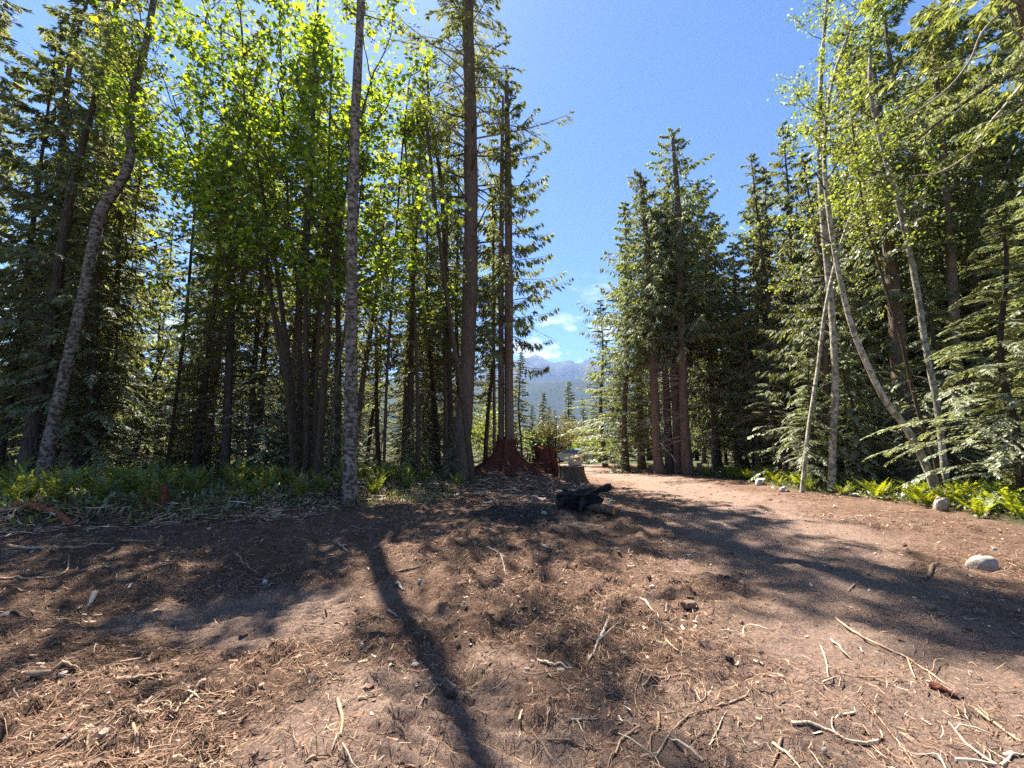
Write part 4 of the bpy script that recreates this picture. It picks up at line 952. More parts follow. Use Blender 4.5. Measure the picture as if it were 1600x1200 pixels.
k_ = np.arange(18); mb.add(np.vstack([cen + (ring - cen) * .5 + ax * .006, [cen + ax * .006]]), np.stack([k_, (k_ + 1) % 18, np.full(18, 18)], -1))
mb.build('cut_face', M['orange_cut'], root, o)
mb = MB(); add_tube(mb, B_ + np.array([[-.1, 0, .09], [-.07, -.01, .17], [-.03, -.02, .22], [-.045, -.02, .27]]), [.04, .035, .022, .004], 6, .2, 4); mb.build('splinter', M['pale_wood'], root, o)

def rock(name, label, u, v, wpx, hpx, seed, mat, sq=.75, sub=3, sink=.3, cat='rock'):
    p = gp(u, v, H); w = width_at(u, v, p[1], wpx); h = hpx / FPX * p[1]
    V, F = ico(sub + 1); V = np.sign(V) * np.abs(V) ** .75; V = V * (1 + (.3 if name == 'boulder' else .55) * fbm(V[:, 0] * 1.3 + seed, V[:, 1] * 1.3 + V[:, 2] * 1.5, seed, 2) + (.03 if name == 'boulder' else .09) * fbm(V[:, 0] * 6, V[:, 1] * 6 + V[:, 2] * 5, seed, 3))[:, None]
    V = V * np.array([w * .95, w * sq, h * .8]); c = p + np.array([0, w * sq * .6, h * .12]); mb = MB(); mb.add(V + c, F)
    return tag(mb.build(name, M[mat], None, c, smooth=(name == 'boulder')), label, cat)
rock('boulder', 'smooth grey boulder sitting on the bare soil at the right', 1547, 893, 58, 22, 41, 'boulder')
rock('rock', 'white rock in front of the stubby stump on the right verge', 1191, 758, 20, 11, 42, 'white_stone')
rock('rock', 'pale rock half buried at the left foot of the thinnest white alder', 1228, 769, 17, 8, 43, 'white_stone')
rock('rock', 'white stone between ferns right of the upright white alder', 1322, 772, 16, 6, 44, 'white_stone')
rock('rock', 'second white stone between ferns right of the upright white alder, closer to the path', 1340, 776, 13, 5, 45, 'white_stone')
rock('rock', 'small white stone among ferns left of the alder clump', 1416, 778, 14, 8, 46, 'white_stone')
rock('rock', 'tan mossy rock at the foot of the alder clump', 1477, 798, 32, 22, 47, 'mossy_stone', sub=3)
rock('rock', 'flat tan rock right of the mossy one at the alder clump', 1514, 795, 36, 11, 48, 'mossy_stone')
rock('rock', 'pale stone at the far right behind the ferns', 1597, 797, 10, 9, 49, 'white_stone')
for k, (u, v, w, h, lab) in enumerate([(565, 1013, 7, 6, 'small tan stone in the shaded soil left of the trunk shadow'), (668, 1010, 6, 5, 'white pebble beside the trunk shadow in the foreground'), (655, 912, 8, 7, 'pale angular stone left of the bright needle mound'),
        (978, 1105, 8, 8, 'tan pebble among the curling roots in the foreground'), (1050, 975, 6, 7, 'pale yellow pebble near the dark clod'), (1290, 1180, 12, 9, 'tan stone near the white curved root at lower right'),
        (412, 914, 10, 8, 'grey stone at the left end of the smooth shaded patch'), (850, 803, 9, 4, 'ash grey stone at the left of the fire patch'), (1020, 919, 9, 5, 'pale stone at the top of the dry grass mat'), (1555, 860, 9, 5, 'orange stone above the grey boulder'), (725, 945, 5, 5, 'whitish pebble right of the short stick')]):
    rock('stone', lab, u, v, w, h, 60 + k, 'boulder' if k % 2 else 'white_stone', sub=1, cat='stone')
p = gp(1076, 949, H); chunk('soil_clod', 'dark brown clod of soil with a twig in the sunlit needles', p + [0, 0, .03], (.13, .09, .07), .2, 'brown_stick', 9, 'clod')

# red rotten wood at the left
def heap(name, label, u, v, wpx, hpx, seed, mat, cat):
    p = gp(u, v); w = width_at(u, v, p[1], wpx); h = hpx / FPX * p[1]; V, F = ico(3)
    V = np.sign(V) * np.abs(V) ** .7 * (1 + .5 * fbm(V[:, 0] * 2 + seed, V[:, 1] * 2 + V[:, 2] * 2, seed, 3))[:, None] * np.array([w, w * .7, h * .7]); mb = MB(); mb.add(V + p + [0, w * .4, h * .2], F)
    return tag(mb.build(name, M[mat], None, p), label, cat)
heap('rotten_wood', 'red rotten chunk of wood sitting among the ferns at left', 238, 788, 36, 36, 23, 'fresh_red', 'wood')
p0, p1 = gp(0, 800), gp(118, 829); P = smooth_path([gp(20, 797) + [0, 0, .10], gp(55, 800) + [0, 0, .10], gp(88, 810) + [0, 0, .08], gp(120, 828) + [0, 0, .02]], 16)
mb = MB(); add_tube(mb, P, np.interp(np.arange(16), [0, 6, 15], [.05, .075, .03]), 9, .3, 5); tag(mb.build('red_root', M['fresh_red'], None, P[8], smooth=True), 'bare red root lying on the slash at the far left', 'root')
heap('bark_slab', 'dark reddish slab of rotten bark behind the bare red root', 75, 788, 46, 15, 24, 'fresh_red', 'bark')
p = gp(158, 836); mb = MB(); V, F = kites(np.array([p + [-.3, 0, .04], p + [-.2, .1, .06], p + [-.1, -.05, .05]]), np.array([[1, .2, .25], [1, -.3, .2], [.9, .5, .1]]), np.array([[0, 0, 1.]] * 3), np.array([.55, .4, .4]), np.array([.13, .1, .1])); mb.add(V, F); mb.add(V - [0, 0, .012], F[:, ::-1])
tag(mb.build('bark_peel', M['white_bark'], None, p), 'peeled strip of white bark on the soil below the ferns at left', 'bark')
P = smooth_path([gp(0, 787) + [0, 0, .1], gp(30, 783) + [0, 0, .14], gp(70, 775) + [0, 0, .2]], 12); mb = MB(); add_tube(mb, P, np.linspace(.025, .014, 12), 6, .2, 3); tag(mb.build('stick', M['brown_stick'], None, P[5]), 'grey branch curving over the slash at the far left edge', 'stick')

# the parked car
def car(label, u, v, Y, rz):
    q = px(u, v, Y); p = np.array([q[0], q[1], float(G(q[0], q[1]))]); root = thing('parked_car', p, label, 'car', rz=rz)
    W = .88
    prof = np.array([(-2.1, .35), (-2.15, .75), (-2.05, .98), (-1.75, 1.05), (-1.2, 1.42), (-.4, 1.5), (.4, 1.42), (1.05, 1.02), (1.75, .9), (2.1, .75), (2.15, .4), (1.9, .28), (-1.9, .28)])
    mb = MB(); n = len(prof); sec = []
    for wy, sx in ((-1., .97), (-.9, 1.), (.9, 1.), (1., .97)):
        q = prof.copy(); tum = np.clip((q[:, 1] - .95) / .55, 0, 1) * .2
        sec.append(np.stack([q[:, 0] * sx, wy * W * (1 - tum), q[:, 1]], -1))
    V = np.concatenate(sec)
    for s_ in range(3):
        k = np.arange(n); k2 = (k + 1) % n; mb.add(V[s_ * n:(s_ + 2) * n], np.stack([k, k2, n + k2, n + k], -1))
    for s_ in (0, 3): mb.add(V[s_ * n:(s_ + 1) * n], np.array([np.arange(n)[::1 if s_ else -1]]))
    mb.build('body', M['car_paint'], root)
    def quad(pts, name, mat): m = MB(); m.add(pts, [(0, 1, 2, 3)]); m.build(name, M[mat], root)
    for sgn in (-1, 1):
        y0, y1 = sgn * (W * .985 + .012), sgn * (W * .83 + .012)
        quad([(-1.25, y0, 1.04), (-.2, y0, 1.04), (-.25, y1, 1.43), (-1.05, y1, 1.38)], 'side_window', 'glass'); quad([(-.12, y0, 1.04), (.9, y0, 1.03), (.38, y1, 1.37), (-.15, y1, 1.43)], 'side_window', 'glass')
        for x in (-1.3, 1.3):
            m = MB(); add_tube(m, np.array([[x, sgn * (W - .2), .33], [x, sgn * (W + .015), .33]]), .33, 20); t = m.build('wheel', M['tyre'], root)
            m = MB(); add_tube(m, np.array([[x, sgn * (W - .1), .33], [x, sgn * (W + .025), .33]]), .21, 16); m.build('rim', M['rim'], t)
        m = MB(); box(m, (2.08, sgn * .62, .72), (.16, .34, .13)); m.build('headlight', M['lamp'], root)
        m = MB(); box(m, (-2.1, sgn * .68, .85), (.1, .22, .2)); m.build('tail_light', M['tail'], root)
        m = MB(); box(m, (.85, sgn * (W + .09), 1.02), (.12, .16, .12)); m.build('wing_mirror', M['car_paint'], root)
    quad([(1.03, -W * .86, 1.06), (1.03, W * .86, 1.06), (.43, W * .76, 1.425), (.43, -W * .76, 1.425)], 'windscreen', 'glass')
    quad([(-1.72, W * .86, 1.09), (-1.72, -W * .86, 1.09), (-1.22, -W * .76, 1.43), (-1.22, W * .76, 1.43)], 'rear_window', 'glass')
car('silver blue car parked beyond the stumps at the end of the path', 893, 722, 44, 2.75)

# ------------------------------------------------------------------ ferns
def frond(mb, L, npin, wid, seed, arch=.75, az=0., el=1.0, base=(0, 0, 0)):
    rg = np.random.default_rng(seed); s = np.linspace(0, 1, 12); e = el - arch * 1.5 * s
    dx = np.cos(e); dz = np.sin(e); r = np.concatenate([[0], np.cumsum((dx[1:] + dx[:-1]) / 2)]) / 11 * L; z = np.concatenate([[0], np.cumsum((dz[1:] + dz[:-1]) / 2)]) / 11 * L
    c = np.array([cos(az), sin(az), 0]); sd = np.array([-sin(az), cos(az), 0])
    pts = np.array(base) + r[:, None] * c + z[:, None] * np.array([0, 0, 1.])
    V, F = tube(pts, np.linspace(.006, .002, 12), 3); mb.add(V, F)
    t = np.linspace(.14, .98, npin); q = np.stack([np.interp(t, s, pts[:, i]) for i in range(3)], -1); T = norm(np.gradient(q, axis=0)); up = norm(np.cross(sd, T)) * -1
    w = wid * np.sin(np.clip(t * 1.12 + .12, 0, 1) * pi) ** .6 + .012
    for sg in (-1, 1):
        d = norm(sd * sg + T * .35 + up * rg.uniform(-.15, .25)); mb.add(*kites(q, d + rg.normal(0, .08, d.shape), np.repeat(up[:1], npin, 0) + rg.normal(0, .2, d.shape), w, np.full(npin, L * .75 / npin + .006), .3))
def make_fern(name, label, group, mat, seed, nf, L, arch, el):
    root = thing(name, (0, 0, -500), label, 'fern', group); rg = np.random.default_rng(seed); variants = []
    for k in range(3):
        mb = MB(); frond(mb, L, 17, L * .13, seed + k, arch * (.85 + .15 * k), 0, el); ob = mb.build('frond', M[mat], root); variants.append(ob)
    for k in range(nf):
        ob = variants[k] if k < 3 else variants[k % 3].copy()
        if k >= 3: col.objects.link(ob); ob.parent = root
        s = rg.uniform(.7, 1.1); ob.rotation_euler = (0, rg.uniform(-.25, .2), k * 2.39996 + rg.normal(0, .25)); ob.scale = (s, s, s)
    return root
FB = make_fern('sword_fern', '', None, 'fern', 701, 13, .85, .55, 1.25)
FD = make_fern('sword_fern', '', None, 'shaded_fern', 711, 14, .95, .52, 1.36)
used = {}
def fern(src, x, y, s, label, group=None):
    loc = (x, y, float(G(x, y)) - .02)
    if src not in used: used[src] = 1; o = src; o.location = loc; o.scale = (s,) * 3; o.rotation_euler = (0, 0, R.uniform(0, 6))
    else: o = dup(src, loc, R.uniform(0, 6), s); 
    if 'group' in o.keys(): del o['group']
    o['label'] = label
    if group: o['group'] = group
for u, v, s, lab in [(1105, 744, .8, 'bright fern right of the small round stump'), (1140, 742, .8, 'bright fern in front of the low half hidden stump'), (1262, 766, .95, 'bright fern at the foot of the thinnest white alder'),
        (1205, 742, .75, 'fern with upright fronds behind the stubby stump'), (1450, 792, 1.0, 'bright fern left of the tan mossy rock'), (1372, 780, 1.0, 'bright fern between the white stones and the alder clump'), (1560, 800, 1.1, 'bright fern at the far right behind the flat tan rock'), (1530, 808, .8, 'bright fern in front of the hemlock at far right')]:
    p = gp(u, v); fern(FB, p[0], p[1], s, lab)
rg = np.random.default_rng(720); n = 0; got = []
while n < 62:
    y = rg.uniform(8.6, 22); x = 10.4 + .35 * sin(y * .7) + rg.uniform(.1, 1.9) + (rg.random() < .2) * rg.uniform(0, 2)
    if any((x - a) ** 2 + (y - b) ** 2 < .42 ** 2 for a, b in got): continue
    got.append((x, y)); n += 1; w = ['beyond the low stumps', 'between stumps and white alders', 'between white alders and alder clump', 'right of the alder clump'][int(np.searchsorted([1180, 1290, 1450], 800 + FPX * x / y))] + (', at the path edge' if x < 11.1 else ', set back from the path')
    fern(FB, x, y, rg.uniform(.55, 1.0), 'bright sword fern ' + w, 'bright sword ferns ' + w)
for u, v, s, lab in [(20, 765, 1.3, 'tall fern at the far left edge by the kinked alder'), (110, 752, 1.1, 'fern right beside the base of the kinked alder'), (178, 742, 1.2, 'fern with upright fronds left of the red rotten chunk'), (250, 752, 1.2, 'fern with upright fronds just behind the red rotten chunk'),
        (300, 775, 1.0, 'fern right of the red rotten chunk'), (525, 742, .9, 'sunlit fern between maple stems and the lone mottled alder'), (360, 745, 1.1, 'fern in the middle of the left verge'), (445, 765, 1.0, 'fern in front of the maple stems'), (716, 762, .8, 'fern at the foot of the big fir')]:
    p = gp(u, v); fern(FD if s != .9 else FB, p[0], p[1], s, lab)  # the sunlit fern takes the sunlit leaf colour, the rest the shaded one
n = 0; got = []
while n < 74:
    y = rg.uniform(8.4, 17); x = rg.uniform(-19, -3); m = float(margin_left(x, y))
    if m < .9 - 1.2 * float(fbm(x * .5, y * .5, 95)) or m > 9 or fbm(x * .55, y * .55, 96) < -.25 or any((x - a) ** 2 + (y - b) ** 2 < .6 ** 2 for a, b in got): continue
    if abs(x) > 1.3 * y: continue
    w = ['left of the kinked alder', 'between kinked alder and red rotten chunk', 'between red rotten chunk and maple stems', 'in front of the maple stems', 'right of the lone mottled alder'][int(np.searchsorted([70, 240, 400, 540], 800 + FPX * x / y))] + (', at the soil edge' if m < 2 else ', among the trees' if m > 4.5 else ', mid verge')
    got.append((x, y)); n += 1; fern(FD, x, y, rg.uniform(.6, 1.15), *[a + w for a in ('shaded sword fern ', 'shaded sword ferns ')])

# pale leaved sapling in front of the cedar group
p = np.array([*px(1108, 735, 22.8)[:2], 0.]); p[2] = float(G(p[0], p[1])); rg = np.random.default_rng(730)
root = thing('young_shrub', p, 'thin shrub with pale drooping leaves right of the cedar group', 'shrub'); mw, ml = MB(), MB(); pos = []
for k in range(4):
    q = sprout(rg, mw, p + [k * .12 - .2, 0, 0], (rg.normal(0, .1), rg.normal(0, .1), 1), rg.uniform(2.0, 2.9), .018, 5, 9, .2, .06)
    for j in range(6): pos.append(q[rg.integers(5, 9)] + rg.normal(0, .28, 3))
pos = np.repeat(np.array(pos), 9, 0); a = rg.uniform(0, 6.28, len(pos))
ml.add(*kites(pos, np.stack([np.cos(a), np.sin(a), rg.uniform(-.6, .3, len(pos))], -1), np.array([0, 0, 1.]) + rg.normal(0, .3, (len(pos), 3)), rg.uniform(.14, .26, len(pos)), rg.uniform(.045, .07, len(pos)), .5))
mw.build('stems', M['dead_limb'], root, p, kind='stuff'); ml.build('leaves', M['pale_leaf'], root, p, kind='stuff')

# ------------------------------------------------------------------ low herbs, slash and litter (nobody could count them)
def herbs():
    rg = np.random.default_rng(740); mb = MB()
    x = rg.uniform(-22, 14, 90000); y = 6.5 + rg.random(90000) ** 1.4 * 22
    ml_, mr_ = margin_left(x, y) + .9 * fbm(x * 1.1, y * 1.1, 52), margin_right(x, y) + .5 * fbm(x, y, 53)
    k = ((ml_ > .2) & (ml_ < 9) & (fbm(x * .9, y * .9, 54) > -.22)) | ((mr_ > 0) & (mr_ < 3.2)); k |= (((x + 3.2) / 1.4) ** 2 + ((y - 12.2) / 1.6) ** 2 < 1)
    x, y = x[k][:34000], y[k][:34000]; n = len(x); z = H(x, y)
    a = rg.uniform(0, 6.28, n); el = rg.uniform(.1, 1.3, n)
    b = np.stack([x, y, z + rg.uniform(0, .12, n)], -1); d = np.stack([np.cos(a) * np.cos(el), np.sin(a) * np.cos(el), np.sin(el)], -1)
    mb.add(*kites(b, d, np.array([0, 0, 1.]) + rg.normal(0, .5, (n, 3)), rg.uniform(.05, .2, n), rg.uniform(.02, .06, n), .5))
    tag(mb.build('undergrowth', M['herb']), 'low mixed green undergrowth along both verges', None, None, 'stuff')
herbs()
def strips(name, mat, n, rr, Lr, Wr, seed, lift, label, bend=.5, keep=None, pw=1.0):
    rg = np.random.default_rng(seed); r = rr[0] * (rr[1] / rr[0]) ** (rg.random(n) ** pw); th = np.radians(rg.uniform(-62, 62, n)); x = r * np.sin(th); y = r * np.cos(th)
    if keep is not None:
        k = keep(x, y, rg); x, y, r = x[k], y[k], r[k]; n = len(x)
    a = rg.uniform(0, 6.28, n) * .6 + .4 * (.6 + 6 * fbm(x * .5, y * .5, seed)); L = rg.uniform(*Lr, n) ** 1.0 * np.minimum(1 + r * .05, 2.2); W = rg.uniform(*Wr, n) * np.minimum(1 + r * .12, 3)
    cv = rg.normal(0, bend, n); tilt = rg.normal(0, .22, n); lf = np.abs(rg.normal(0, lift, n)) + .003
    P = []
    z0 = H(x, y)
    K_ = 3 if name == 'needle_litter' else 4
    for t in np.linspace(-.5, .5, K_):
        aa = a + cv * t; px_, py_ = x + L * t * np.cos(aa), y + L * t * np.sin(aa)
        P.append(np.stack([px_, py_, np.maximum(z0 + tilt * L * t, H(px_, py_)) * .5 + .5 * H(px_, py_) + lf + .2 * np.abs(tilt) * L], -1))
    P = np.stack(P, 1); sd = np.stack([-np.sin(a), np.cos(a), rg.normal(0, .5, n)], -1) * (W / 2)[:, None]
    prof = np.array([.5, 1, .9, .3]) if name != 'wood_chips' else np.array([.8, 1., .75, .95])
    prof = np.array([.6, 1, .4]) if K_ == 3 else prof
    V = np.stack([P + sd[:, None] * prof[None, :, None], P - sd[:, None] * prof[None, :, None]], 2)   # n,4,2,3
    base = (np.arange(n) * 2 * K_)[:, None]; F = np.concatenate([base + np.array([[2 * i, 2 * i + 1, 2 * i + 3, 2 * i + 2]]) for i in range(K_ - 1)], 0)
    mb = MB(); mb.add(V.reshape(-1, 3), F); return tag(mb.build(name, M[mat]), label, None, None, 'stuff')
nochar = lambda x, y, rg: (rg.random(len(x)) > char_mask(x, y) * .93) & (rg.random(len(x)) > .93 * packed_mask(x, y)) & (rg.random(len(x)) < np.clip(.62 + 2.2 * fbm(x * .8, y * .8, 90), .16, 1))
strips('needle_litter', 'litter', 260000, (1.05, 26), (.02, .10), (.0016, .0036), 801, .012, 'tan and red brown needles and fine twigs strewn over the soil', 1.0, nochar, .85)
strips('wood_chips', 'chip', 7000, (1.05, 22), (.015, .055), (.005, .014), 802, .008, 'shredded bark and wood chips mixed into the soil', .2, nochar, .9)
strips('dry_grass', 'litter', 7000, (1.3, 20), (.08, .30), (.0014, .0028), 803, .02, 'long pale dry strands lying in mats on the soil', 1.2, lambda x, y, rg: nochar(x, y, rg) & (fbm(x * .7 + 5, y * .7, 91) > .02))
def clods(name, mat, n, seed, keep, label, size, rr=(1.05, 20)):
    rg = np.random.default_rng(seed); r = rr[0] * (rr[1] / rr[0]) ** rg.random(n); th = np.radians(rg.uniform(-60, 60, n)); x = r * np.sin(th); y = r * np.cos(th); k = keep(x, y, rg); x, y, r = x[k], y[k], r[k]; n = len(x)
    V, F = ico(1); s = rg.uniform(*size, n) * np.minimum(1 + .09 * r, 2.4) * (.5 + rg.random(n) ** 3 * 1.6)
    W = V[None] * (1 + rg.normal(0, .2, (n, len(V)))[:, :, None]) * (s[:, None] * rg.uniform(.6, 1.3, (n, 3)))[:, None] * np.array([1, 1, .75]); W = W + np.stack([x, y, H(x, y) + s * .15], -1)[:, None]
    F = (np.arange(n) * len(V))[:, None, None] + F[None]; mb = MB(); mb.add(W.reshape(-1, 3), F.reshape(-1, 3)); tag(mb.build(name, M[mat]), label, None, None, 'stuff')
strips('dry_slash', 'chip', 40000, (6, 17), (.06, .32), (.003, .009), 804, .07, 'dry brown slash and dead fern along the left verge', .9, lambda x, y, rg: (np.abs(margin_left(x, y) + .1 + .8 * fbm(x * .8, y * .8, 93) - .5) < 1.7) & (x < 0))
strips('bark_slash', 'chip', 24000, (5, 24), (.08, .38), (.005, .016), 805, .05, 'heaped shreds of bark and dark slash round the stumps', .7, lambda x, y, rg: rg.random(len(x)) < sstep(1.25, .2, ((x - .2) / 3.0) ** 2 + ((y - 14.8) / 5.0) ** 2 + .5 * fbm(x, y, 94)))
clods('soil_crumbs', 'clod', 12000, 811, lambda x, y, rg: (char_mask(x, y) < .4) & (fbm(x * 1.2, y * 1.2, 92) > .02) & (rg.random(len(x)) > .7 * packed_mask(x, y)), 'loose crumbs of dark brown soil', (.004, .013))
clods('ash_and_coals', 'ash', 14000, 812, lambda x, y, rg: rg.random(len(x)) < .8 * char_mask(x, y), 'black coals and grey ash of the burnt patch', (.004, .012), (5, 12.5))

# ------------------------------------------------------------------ sticks and roots, one by one
def stick(pts, wpx, label, mat='stick', fork=None, lift=.012, name='stick', cat='stick', group=None, ends=(.9, .35)):
    P = []
    for i, q in enumerate(pts):
        p = gp(q[0], q[1], H); P.append(p)
    P = np.array(P); r = wpx / 2 / FPX * np.linalg.norm(P.mean(0)) * .74
    Q = smooth_path(P, max(10, 4 * len(P))); Q[:, 2] = np.maximum(H(Q[:, 0], Q[:, 1]) + r * .5, Q[:, 2]) + lift * .5 * np.sin(np.linspace(0, pi, len(Q)))
    mb = MB(); add_tube(mb, Q, r * np.linspace(ends[0], ends[1], len(Q)), 7, .22, int(pts[0][0]))
    if fork:
        F_ = np.array([gp(a, b, H) + [0, 0, r] for a, b in fork]); F_ = smooth_path(F_, 9); add_tube(mb, F_, r * np.linspace(.6, .25, 9), 6, .2, 3)
    tag(mb.build(name, M[mat], None, Q[len(Q) // 2], smooth=True), label, cat, group)
ST = [
 ([(950, 970), (938, 1000), (929, 1020), (917, 1038)], 7, 'pale forked stick standing out left of the dark crumbly hollow', 'pale_stick', [(934, 1005), (950, 990), (966, 975)]),
 ([(840, 1032), (865, 1040), (893, 1045)], 6, 'short pale greenish stick left of the forked one', 'pale_stick', None),
 ([(1003, 1073), (1035, 1060), (1073, 1055), (1097, 1070), (1102, 1092), (1080, 1103), (1058, 1113), (1030, 1115)], 3.5, 'thin root bent into a loop in the foreground', 'stick', None),
 ([(1005, 1047), (993, 1080), (996, 1108), (1016, 1130), (1034, 1152)], 3, 'thin root crossing the left end of the looped root', 'stick', None),
 ([(1000, 1137), (975, 1155), (964, 1175), (950, 1202)], 7, 'thick tan root curving down to the bottom edge', 'stick', None),
 ([(1029, 1114), (1029, 1138), (1017, 1155), (1017, 1180), (1022, 1205)], 6, 'brown root hooking straight down to the bottom edge', 'brown_stick', None),
 ([(1168, 1087), (1140, 1100), (1105, 1112), (1065, 1130), (1045, 1152), (1028, 1180), (1018, 1205)], 5, 'long wavy mossy root running from the right down to the bottom edge', 'stick', [(1160, 1090), (1172, 1095), (1178, 1108)]),
 ([(888, 1127), (910, 1126), (934, 1124)], 5, 'short straight grey stick with a side twig in the shade', 'pale_stick', [(902, 1127), (908, 1140), (913, 1152)]),
 ([(855, 1156), (885, 1158), (905, 1167), (940, 1171)], 4, 'wavy brown twig lying in the dark soil at the bottom', 'brown_stick', None),
 ([(1335, 913 + 0), (1325, 925)], 3, 'short bare twig at the edge of the dark shade on the right', 'stick', None),
 ([(1112, 1166), (1123, 1140), (1135, 1113)], 4, 'straight pale stick pointing up beside the mossy root', 'pale_stick', None),
 ([(1305, 966), (1338, 990), (1375, 1010), (1418, 1030), (1462, 1060), (1478, 1072)], 5, 'long branch along the edge between sunlit needles and deep shade', 'stick', [(1418, 1030), (1425, 1050), (1432, 1066)]),
 ([(1299, 1000), (1314, 1015), (1331, 1031)], 4.5, 'straight pale stick below the long branch', 'pale_stick', None),
 ([(1283, 1011), (1291, 1035), (1294, 1060)], 4, 'pale curved stick left of the straight one below the long branch', 'pale_stick', [(1286, 1068), (1300, 1062), (1312, 1058)]),
 ([(1237, 1131), (1265, 1130), (1290, 1143), (1325, 1160), (1355, 1164), (1378, 1155), (1376, 1143)], 6, 'thick white root snaking along the lower right', 'pale_stick', None),
 ([(1335, 1114), (1308, 1123), (1300, 1135), (1309, 1150)], 4, 'pale root curled like a hook above the white root', 'pale_stick', None),
 ([(1345, 1098), (1370, 1120), (1395, 1152), (1415, 1175), (1432, 1203)], 4, 'long thin dark stick crossing the white root', 'brown_stick', None),
 ([(1526, 1110), (1558, 1135), (1597, 1161)], 5, 'long straight stick at the right edge of the foreground', 'stick', None),
 ([(1208, 1163), (1230, 1180), (1252, 1204)], 6, 'white stick running out of the bottom edge', 'pale_stick', None),
 ([(1222, 1155), (1217, 1172), (1206, 1200)], 7, 'dark thick stick crossing the top of the white stick at the bottom', 'brown_stick', None),
 ([(182, 1064), (205, 1064), (232, 1061), (255, 1056), (277, 1056)], 9, 'stout brown stick lying level in the left foreground', 'brown_stick', None),
 ([(45, 1055), (85, 1051), (122, 1049)], 9, 'broken pale stick left of the stout brown one', 'stick', None),
 ([(320, 1066), (305, 1083), (275, 1115)], 9, 'broken grey stick slanting right of the stout brown one', 'stick', None),
 ([(527, 1093), (534, 1120), (532, 1150), (516, 1182)], 9, 'bent tan stick pointing down the lower middle', 'stick', None),
 ([(478, 1192), (495, 1188), (510, 1186)], 6, 'short pale stick at the foot of the bent tan one', 'stick', None),
 ([(700, 1062), (678, 1080), (660, 1097), (647, 1116)], 5, 'grey curved stick left of the trunk shadow', 'stick', None),
 ([(12, 853), (60, 858), (110, 857), (160, 852), (250, 846)], 5, 'long thin branch lying level across the left soil', 'stick', None),
 ([(370, 866), (380, 880), (403, 898)], 5, 'dark bent twig right of the long thin branch', 'brown_stick', None),
 ([(148, 928), (143, 940), (136, 950)], 9, 'short yellow piece of split wood in the left soil', 'pale_stick', None),
 ([(1462, 884), (1455, 895), (1446, 906)], 7, 'stubby stick poking up left of the grey boulder', 'brown_stick', None),
 ([(1565, 1198), (1578, 1187), (1602, 1180)], 5, 'pale curved stick at the lower right corner', 'pale_stick', None),
 ([(1000, 936), (1015, 950), (1030, 967)], 6, 'pale stick at the top of the dry strands near the clod', 'pale_stick', None),
 ([(1020, 970), (1040, 978), (1056, 992)], 3.5, 'thin pale stick arching under the dark clod', 'pale_stick', None),
 ([(1040, 999), (1052, 1013), (1065, 1026)], 6, 'grey stick beside the dark crumbly hollow', 'stick', None),
 ([(617, 894), (640, 890), (657, 885)], 4, 'dark straight stick left of the bright needle mound', 'brown_stick', None),
 ([(528, 849), (538, 860), (552, 868)], 3, 'pale thin stick at the upper end of the trunk shadow', 'pale_stick', None),
 ([(619, 911), (624, 917), (630, 923)], 8, 'short pale cut piece lying in the trunk shadow', 'pale_stick', None),
 ([(606, 953), (612, 959), (620, 964)], 5, 'short pale stick at the left of the trunk shadow', 'pale_stick', None),
 ([(780, 865), (786, 880), (790, 900)], 3.5, 'pale stick pointing down from the bright needle mound', 'pale_stick', None),
 ([(760, 855), (775, 862), (790, 872)], 4, 'pale stick on top of the bright needle mound', 'pale_stick', None),
 ([(1178, 1034), (1186, 1037), (1192, 1040)], 6, 'short pale wood piece in the middle right shade', 'pale_stick', None),
 ([(845, 850), (851, 856), (857, 858)], 7, 'white splinter of wood on the red bark heap', 'pale_stick', None),
 ([(1100, 1142), (1093, 1150), (1089, 1153)], 5, 'stubby tan stick by the mossy root', 'stick', None),
 ([(1448, 1065), (1462, 1075), (1470, 1090)], 3, 'bare forked twig rising at the edge of the deep shade', 'stick', [(1462, 1075), (1452, 1055), (1442, 1020)]),
 ([(1440, 948), (1452, 960), (1462, 975)], 3, 'thin straw coloured twig in the deep shade on the right', 'stick', None),
 ([(0, 905), (45, 906), (100, 897), (108, 870)], 4, 'thin curved root at the left edge', 'stick', None),
 ([(0, 958), (30, 962), (53, 969)], 4, 'brown twig at the left edge above the pale chips', 'brown_stick', None),
 ([(10, 1190), (40, 1178), (70, 1175), (100, 1158), (125, 1135)], 5, 'wavy dark root at the lower left corner', 'brown_stick', None),
 ([(138, 1177), (136, 1160), (143, 1140)], 4, 'thin pale twig standing at the lower left', 'stick', None),
 ([(208, 1132), (211, 1145), (209, 1163)], 5, 'short pale twig in the lower left shade', 'stick', None)]
for a in ST: stick(a[0], a[1], a[2], a[3], a[4])
p_ = [(1455, 1073), (1475, 1082), (1497, 1092)]
stick(p_, 12, 'torn strip of red bark at the edge of the deep shade', 'red_root', None, name='bark_strip', cat='bark')
rg = np.random.default_rng(820)
tw = []
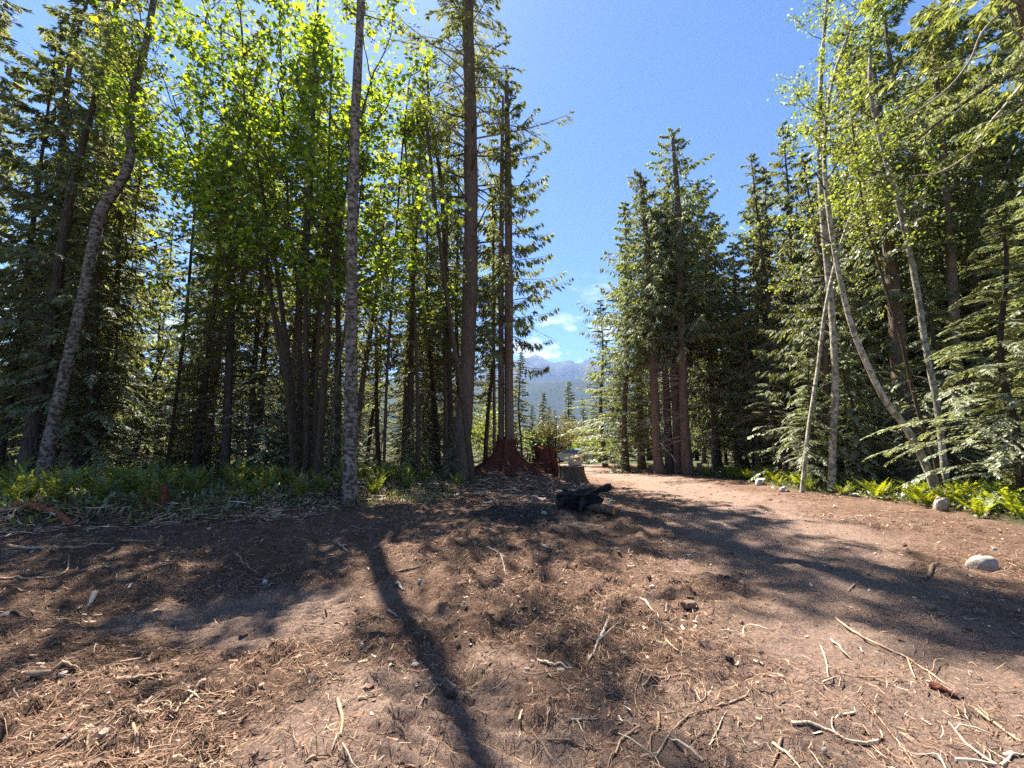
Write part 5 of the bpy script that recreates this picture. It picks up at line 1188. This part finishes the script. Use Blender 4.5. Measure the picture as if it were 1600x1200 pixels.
for k in range(3):
    mb = MB(); n = 10; t = np.linspace(-.5, .5, n); L = .42
    P = np.stack([t * L, .06 * np.sin(t * (4 + 2 * k)) * L * 3, .012 + .02 * np.sin(np.linspace(0, pi, n) * (1 + k))], -1); add_tube(mb, P, np.linspace(.007, .003, n), 6, .2, k)
    if k: add_tube(mb, P[5] + np.linspace(0, 1, 5)[:, None] * np.array([.1, .07 * (-1) ** k, .02]), np.linspace(.004, .002, 5), 5)
    o = mb.build('twig', M[['stick', 'brown_stick', 'pale_stick'][k]]); tw.append(o)
TL = ['tan twig lying loose on the churned soil', 'brown forked twig lying loose on the churned soil', 'pale forked twig lying loose on the churned soil']
for k in range(110):
    src = tw[k % 3]; o = src if k < 3 else src.copy()
    if k >= 3: col.objects.link(o)
    r = 1.5 * (13 / 1.5) ** rg.random(); th = np.radians(rg.uniform(-56, 56)); x, y = r * sin(th), r * cos(th); s = rg.uniform(.3, 1.0)
    e = .1; gx = float(H(x + e, y) - H(x - e, y)) / (2 * e); gy = float(H(x, y + e) - H(x, y - e)) / (2 * e)
    o.location = (x, y, float(H(x, y)) + .012); o.scale = (s, s, s)
    qn = Vector((-gx, -gy, 1)).normalized(); o.rotation_mode = 'QUATERNION'
    from mathutils import Quaternion
    o.rotation_quaternion = Vector((0, 0, 1)).rotation_difference(qn) @ Quaternion((0, 0, 1), rg.uniform(0, 6.28))
    uu = 800 + FPX * x / y; w = ['at the far left', 'left of the trunk shadow', 'by the trunk shadow', 'near the looped root', 'below the grey boulder'][int(np.searchsorted([250, 560, 820, 1150], uu))]
    w = (w if y < 3.2 else w.replace('at the far left', 'below the left ferns').replace('left of the trunk shadow', 'in front of the lone alder').replace('by the trunk shadow', 'left of the fire patch').replace('near the looped root', 'right of the fire patch').replace('below the grey boulder', 'around the grey boulder')) + (' close to the camera' if y < 2.1 else ' toward the wood' if y > 6 else '')
    tag(o, ['tan', 'brown forked', 'pale forked'][k % 3] + ' twig lying loose ' + w, 'twig', ['tan twigs ', 'brown twigs ', 'pale twigs '][k % 3] + w)

# ------------------------------------------------------------------ the air
mb = MB(); box(mb, (0, 0, 700), (21000, 21000, 1432))
t = NT('haze'); pv = t.new('VolumePrincipled'); pv.inputs['Color'].default_value = (.27, .48, .92, 1); pv.inputs['Density'].default_value = 5e-5; pv.inputs['Anisotropy'].default_value = .2
t.link(pv.outputs[0], t.out.inputs['Volume'])
tag(mb.build('haze', t.m), 'thin blue haze over the far hills', None, None, 'stuff')
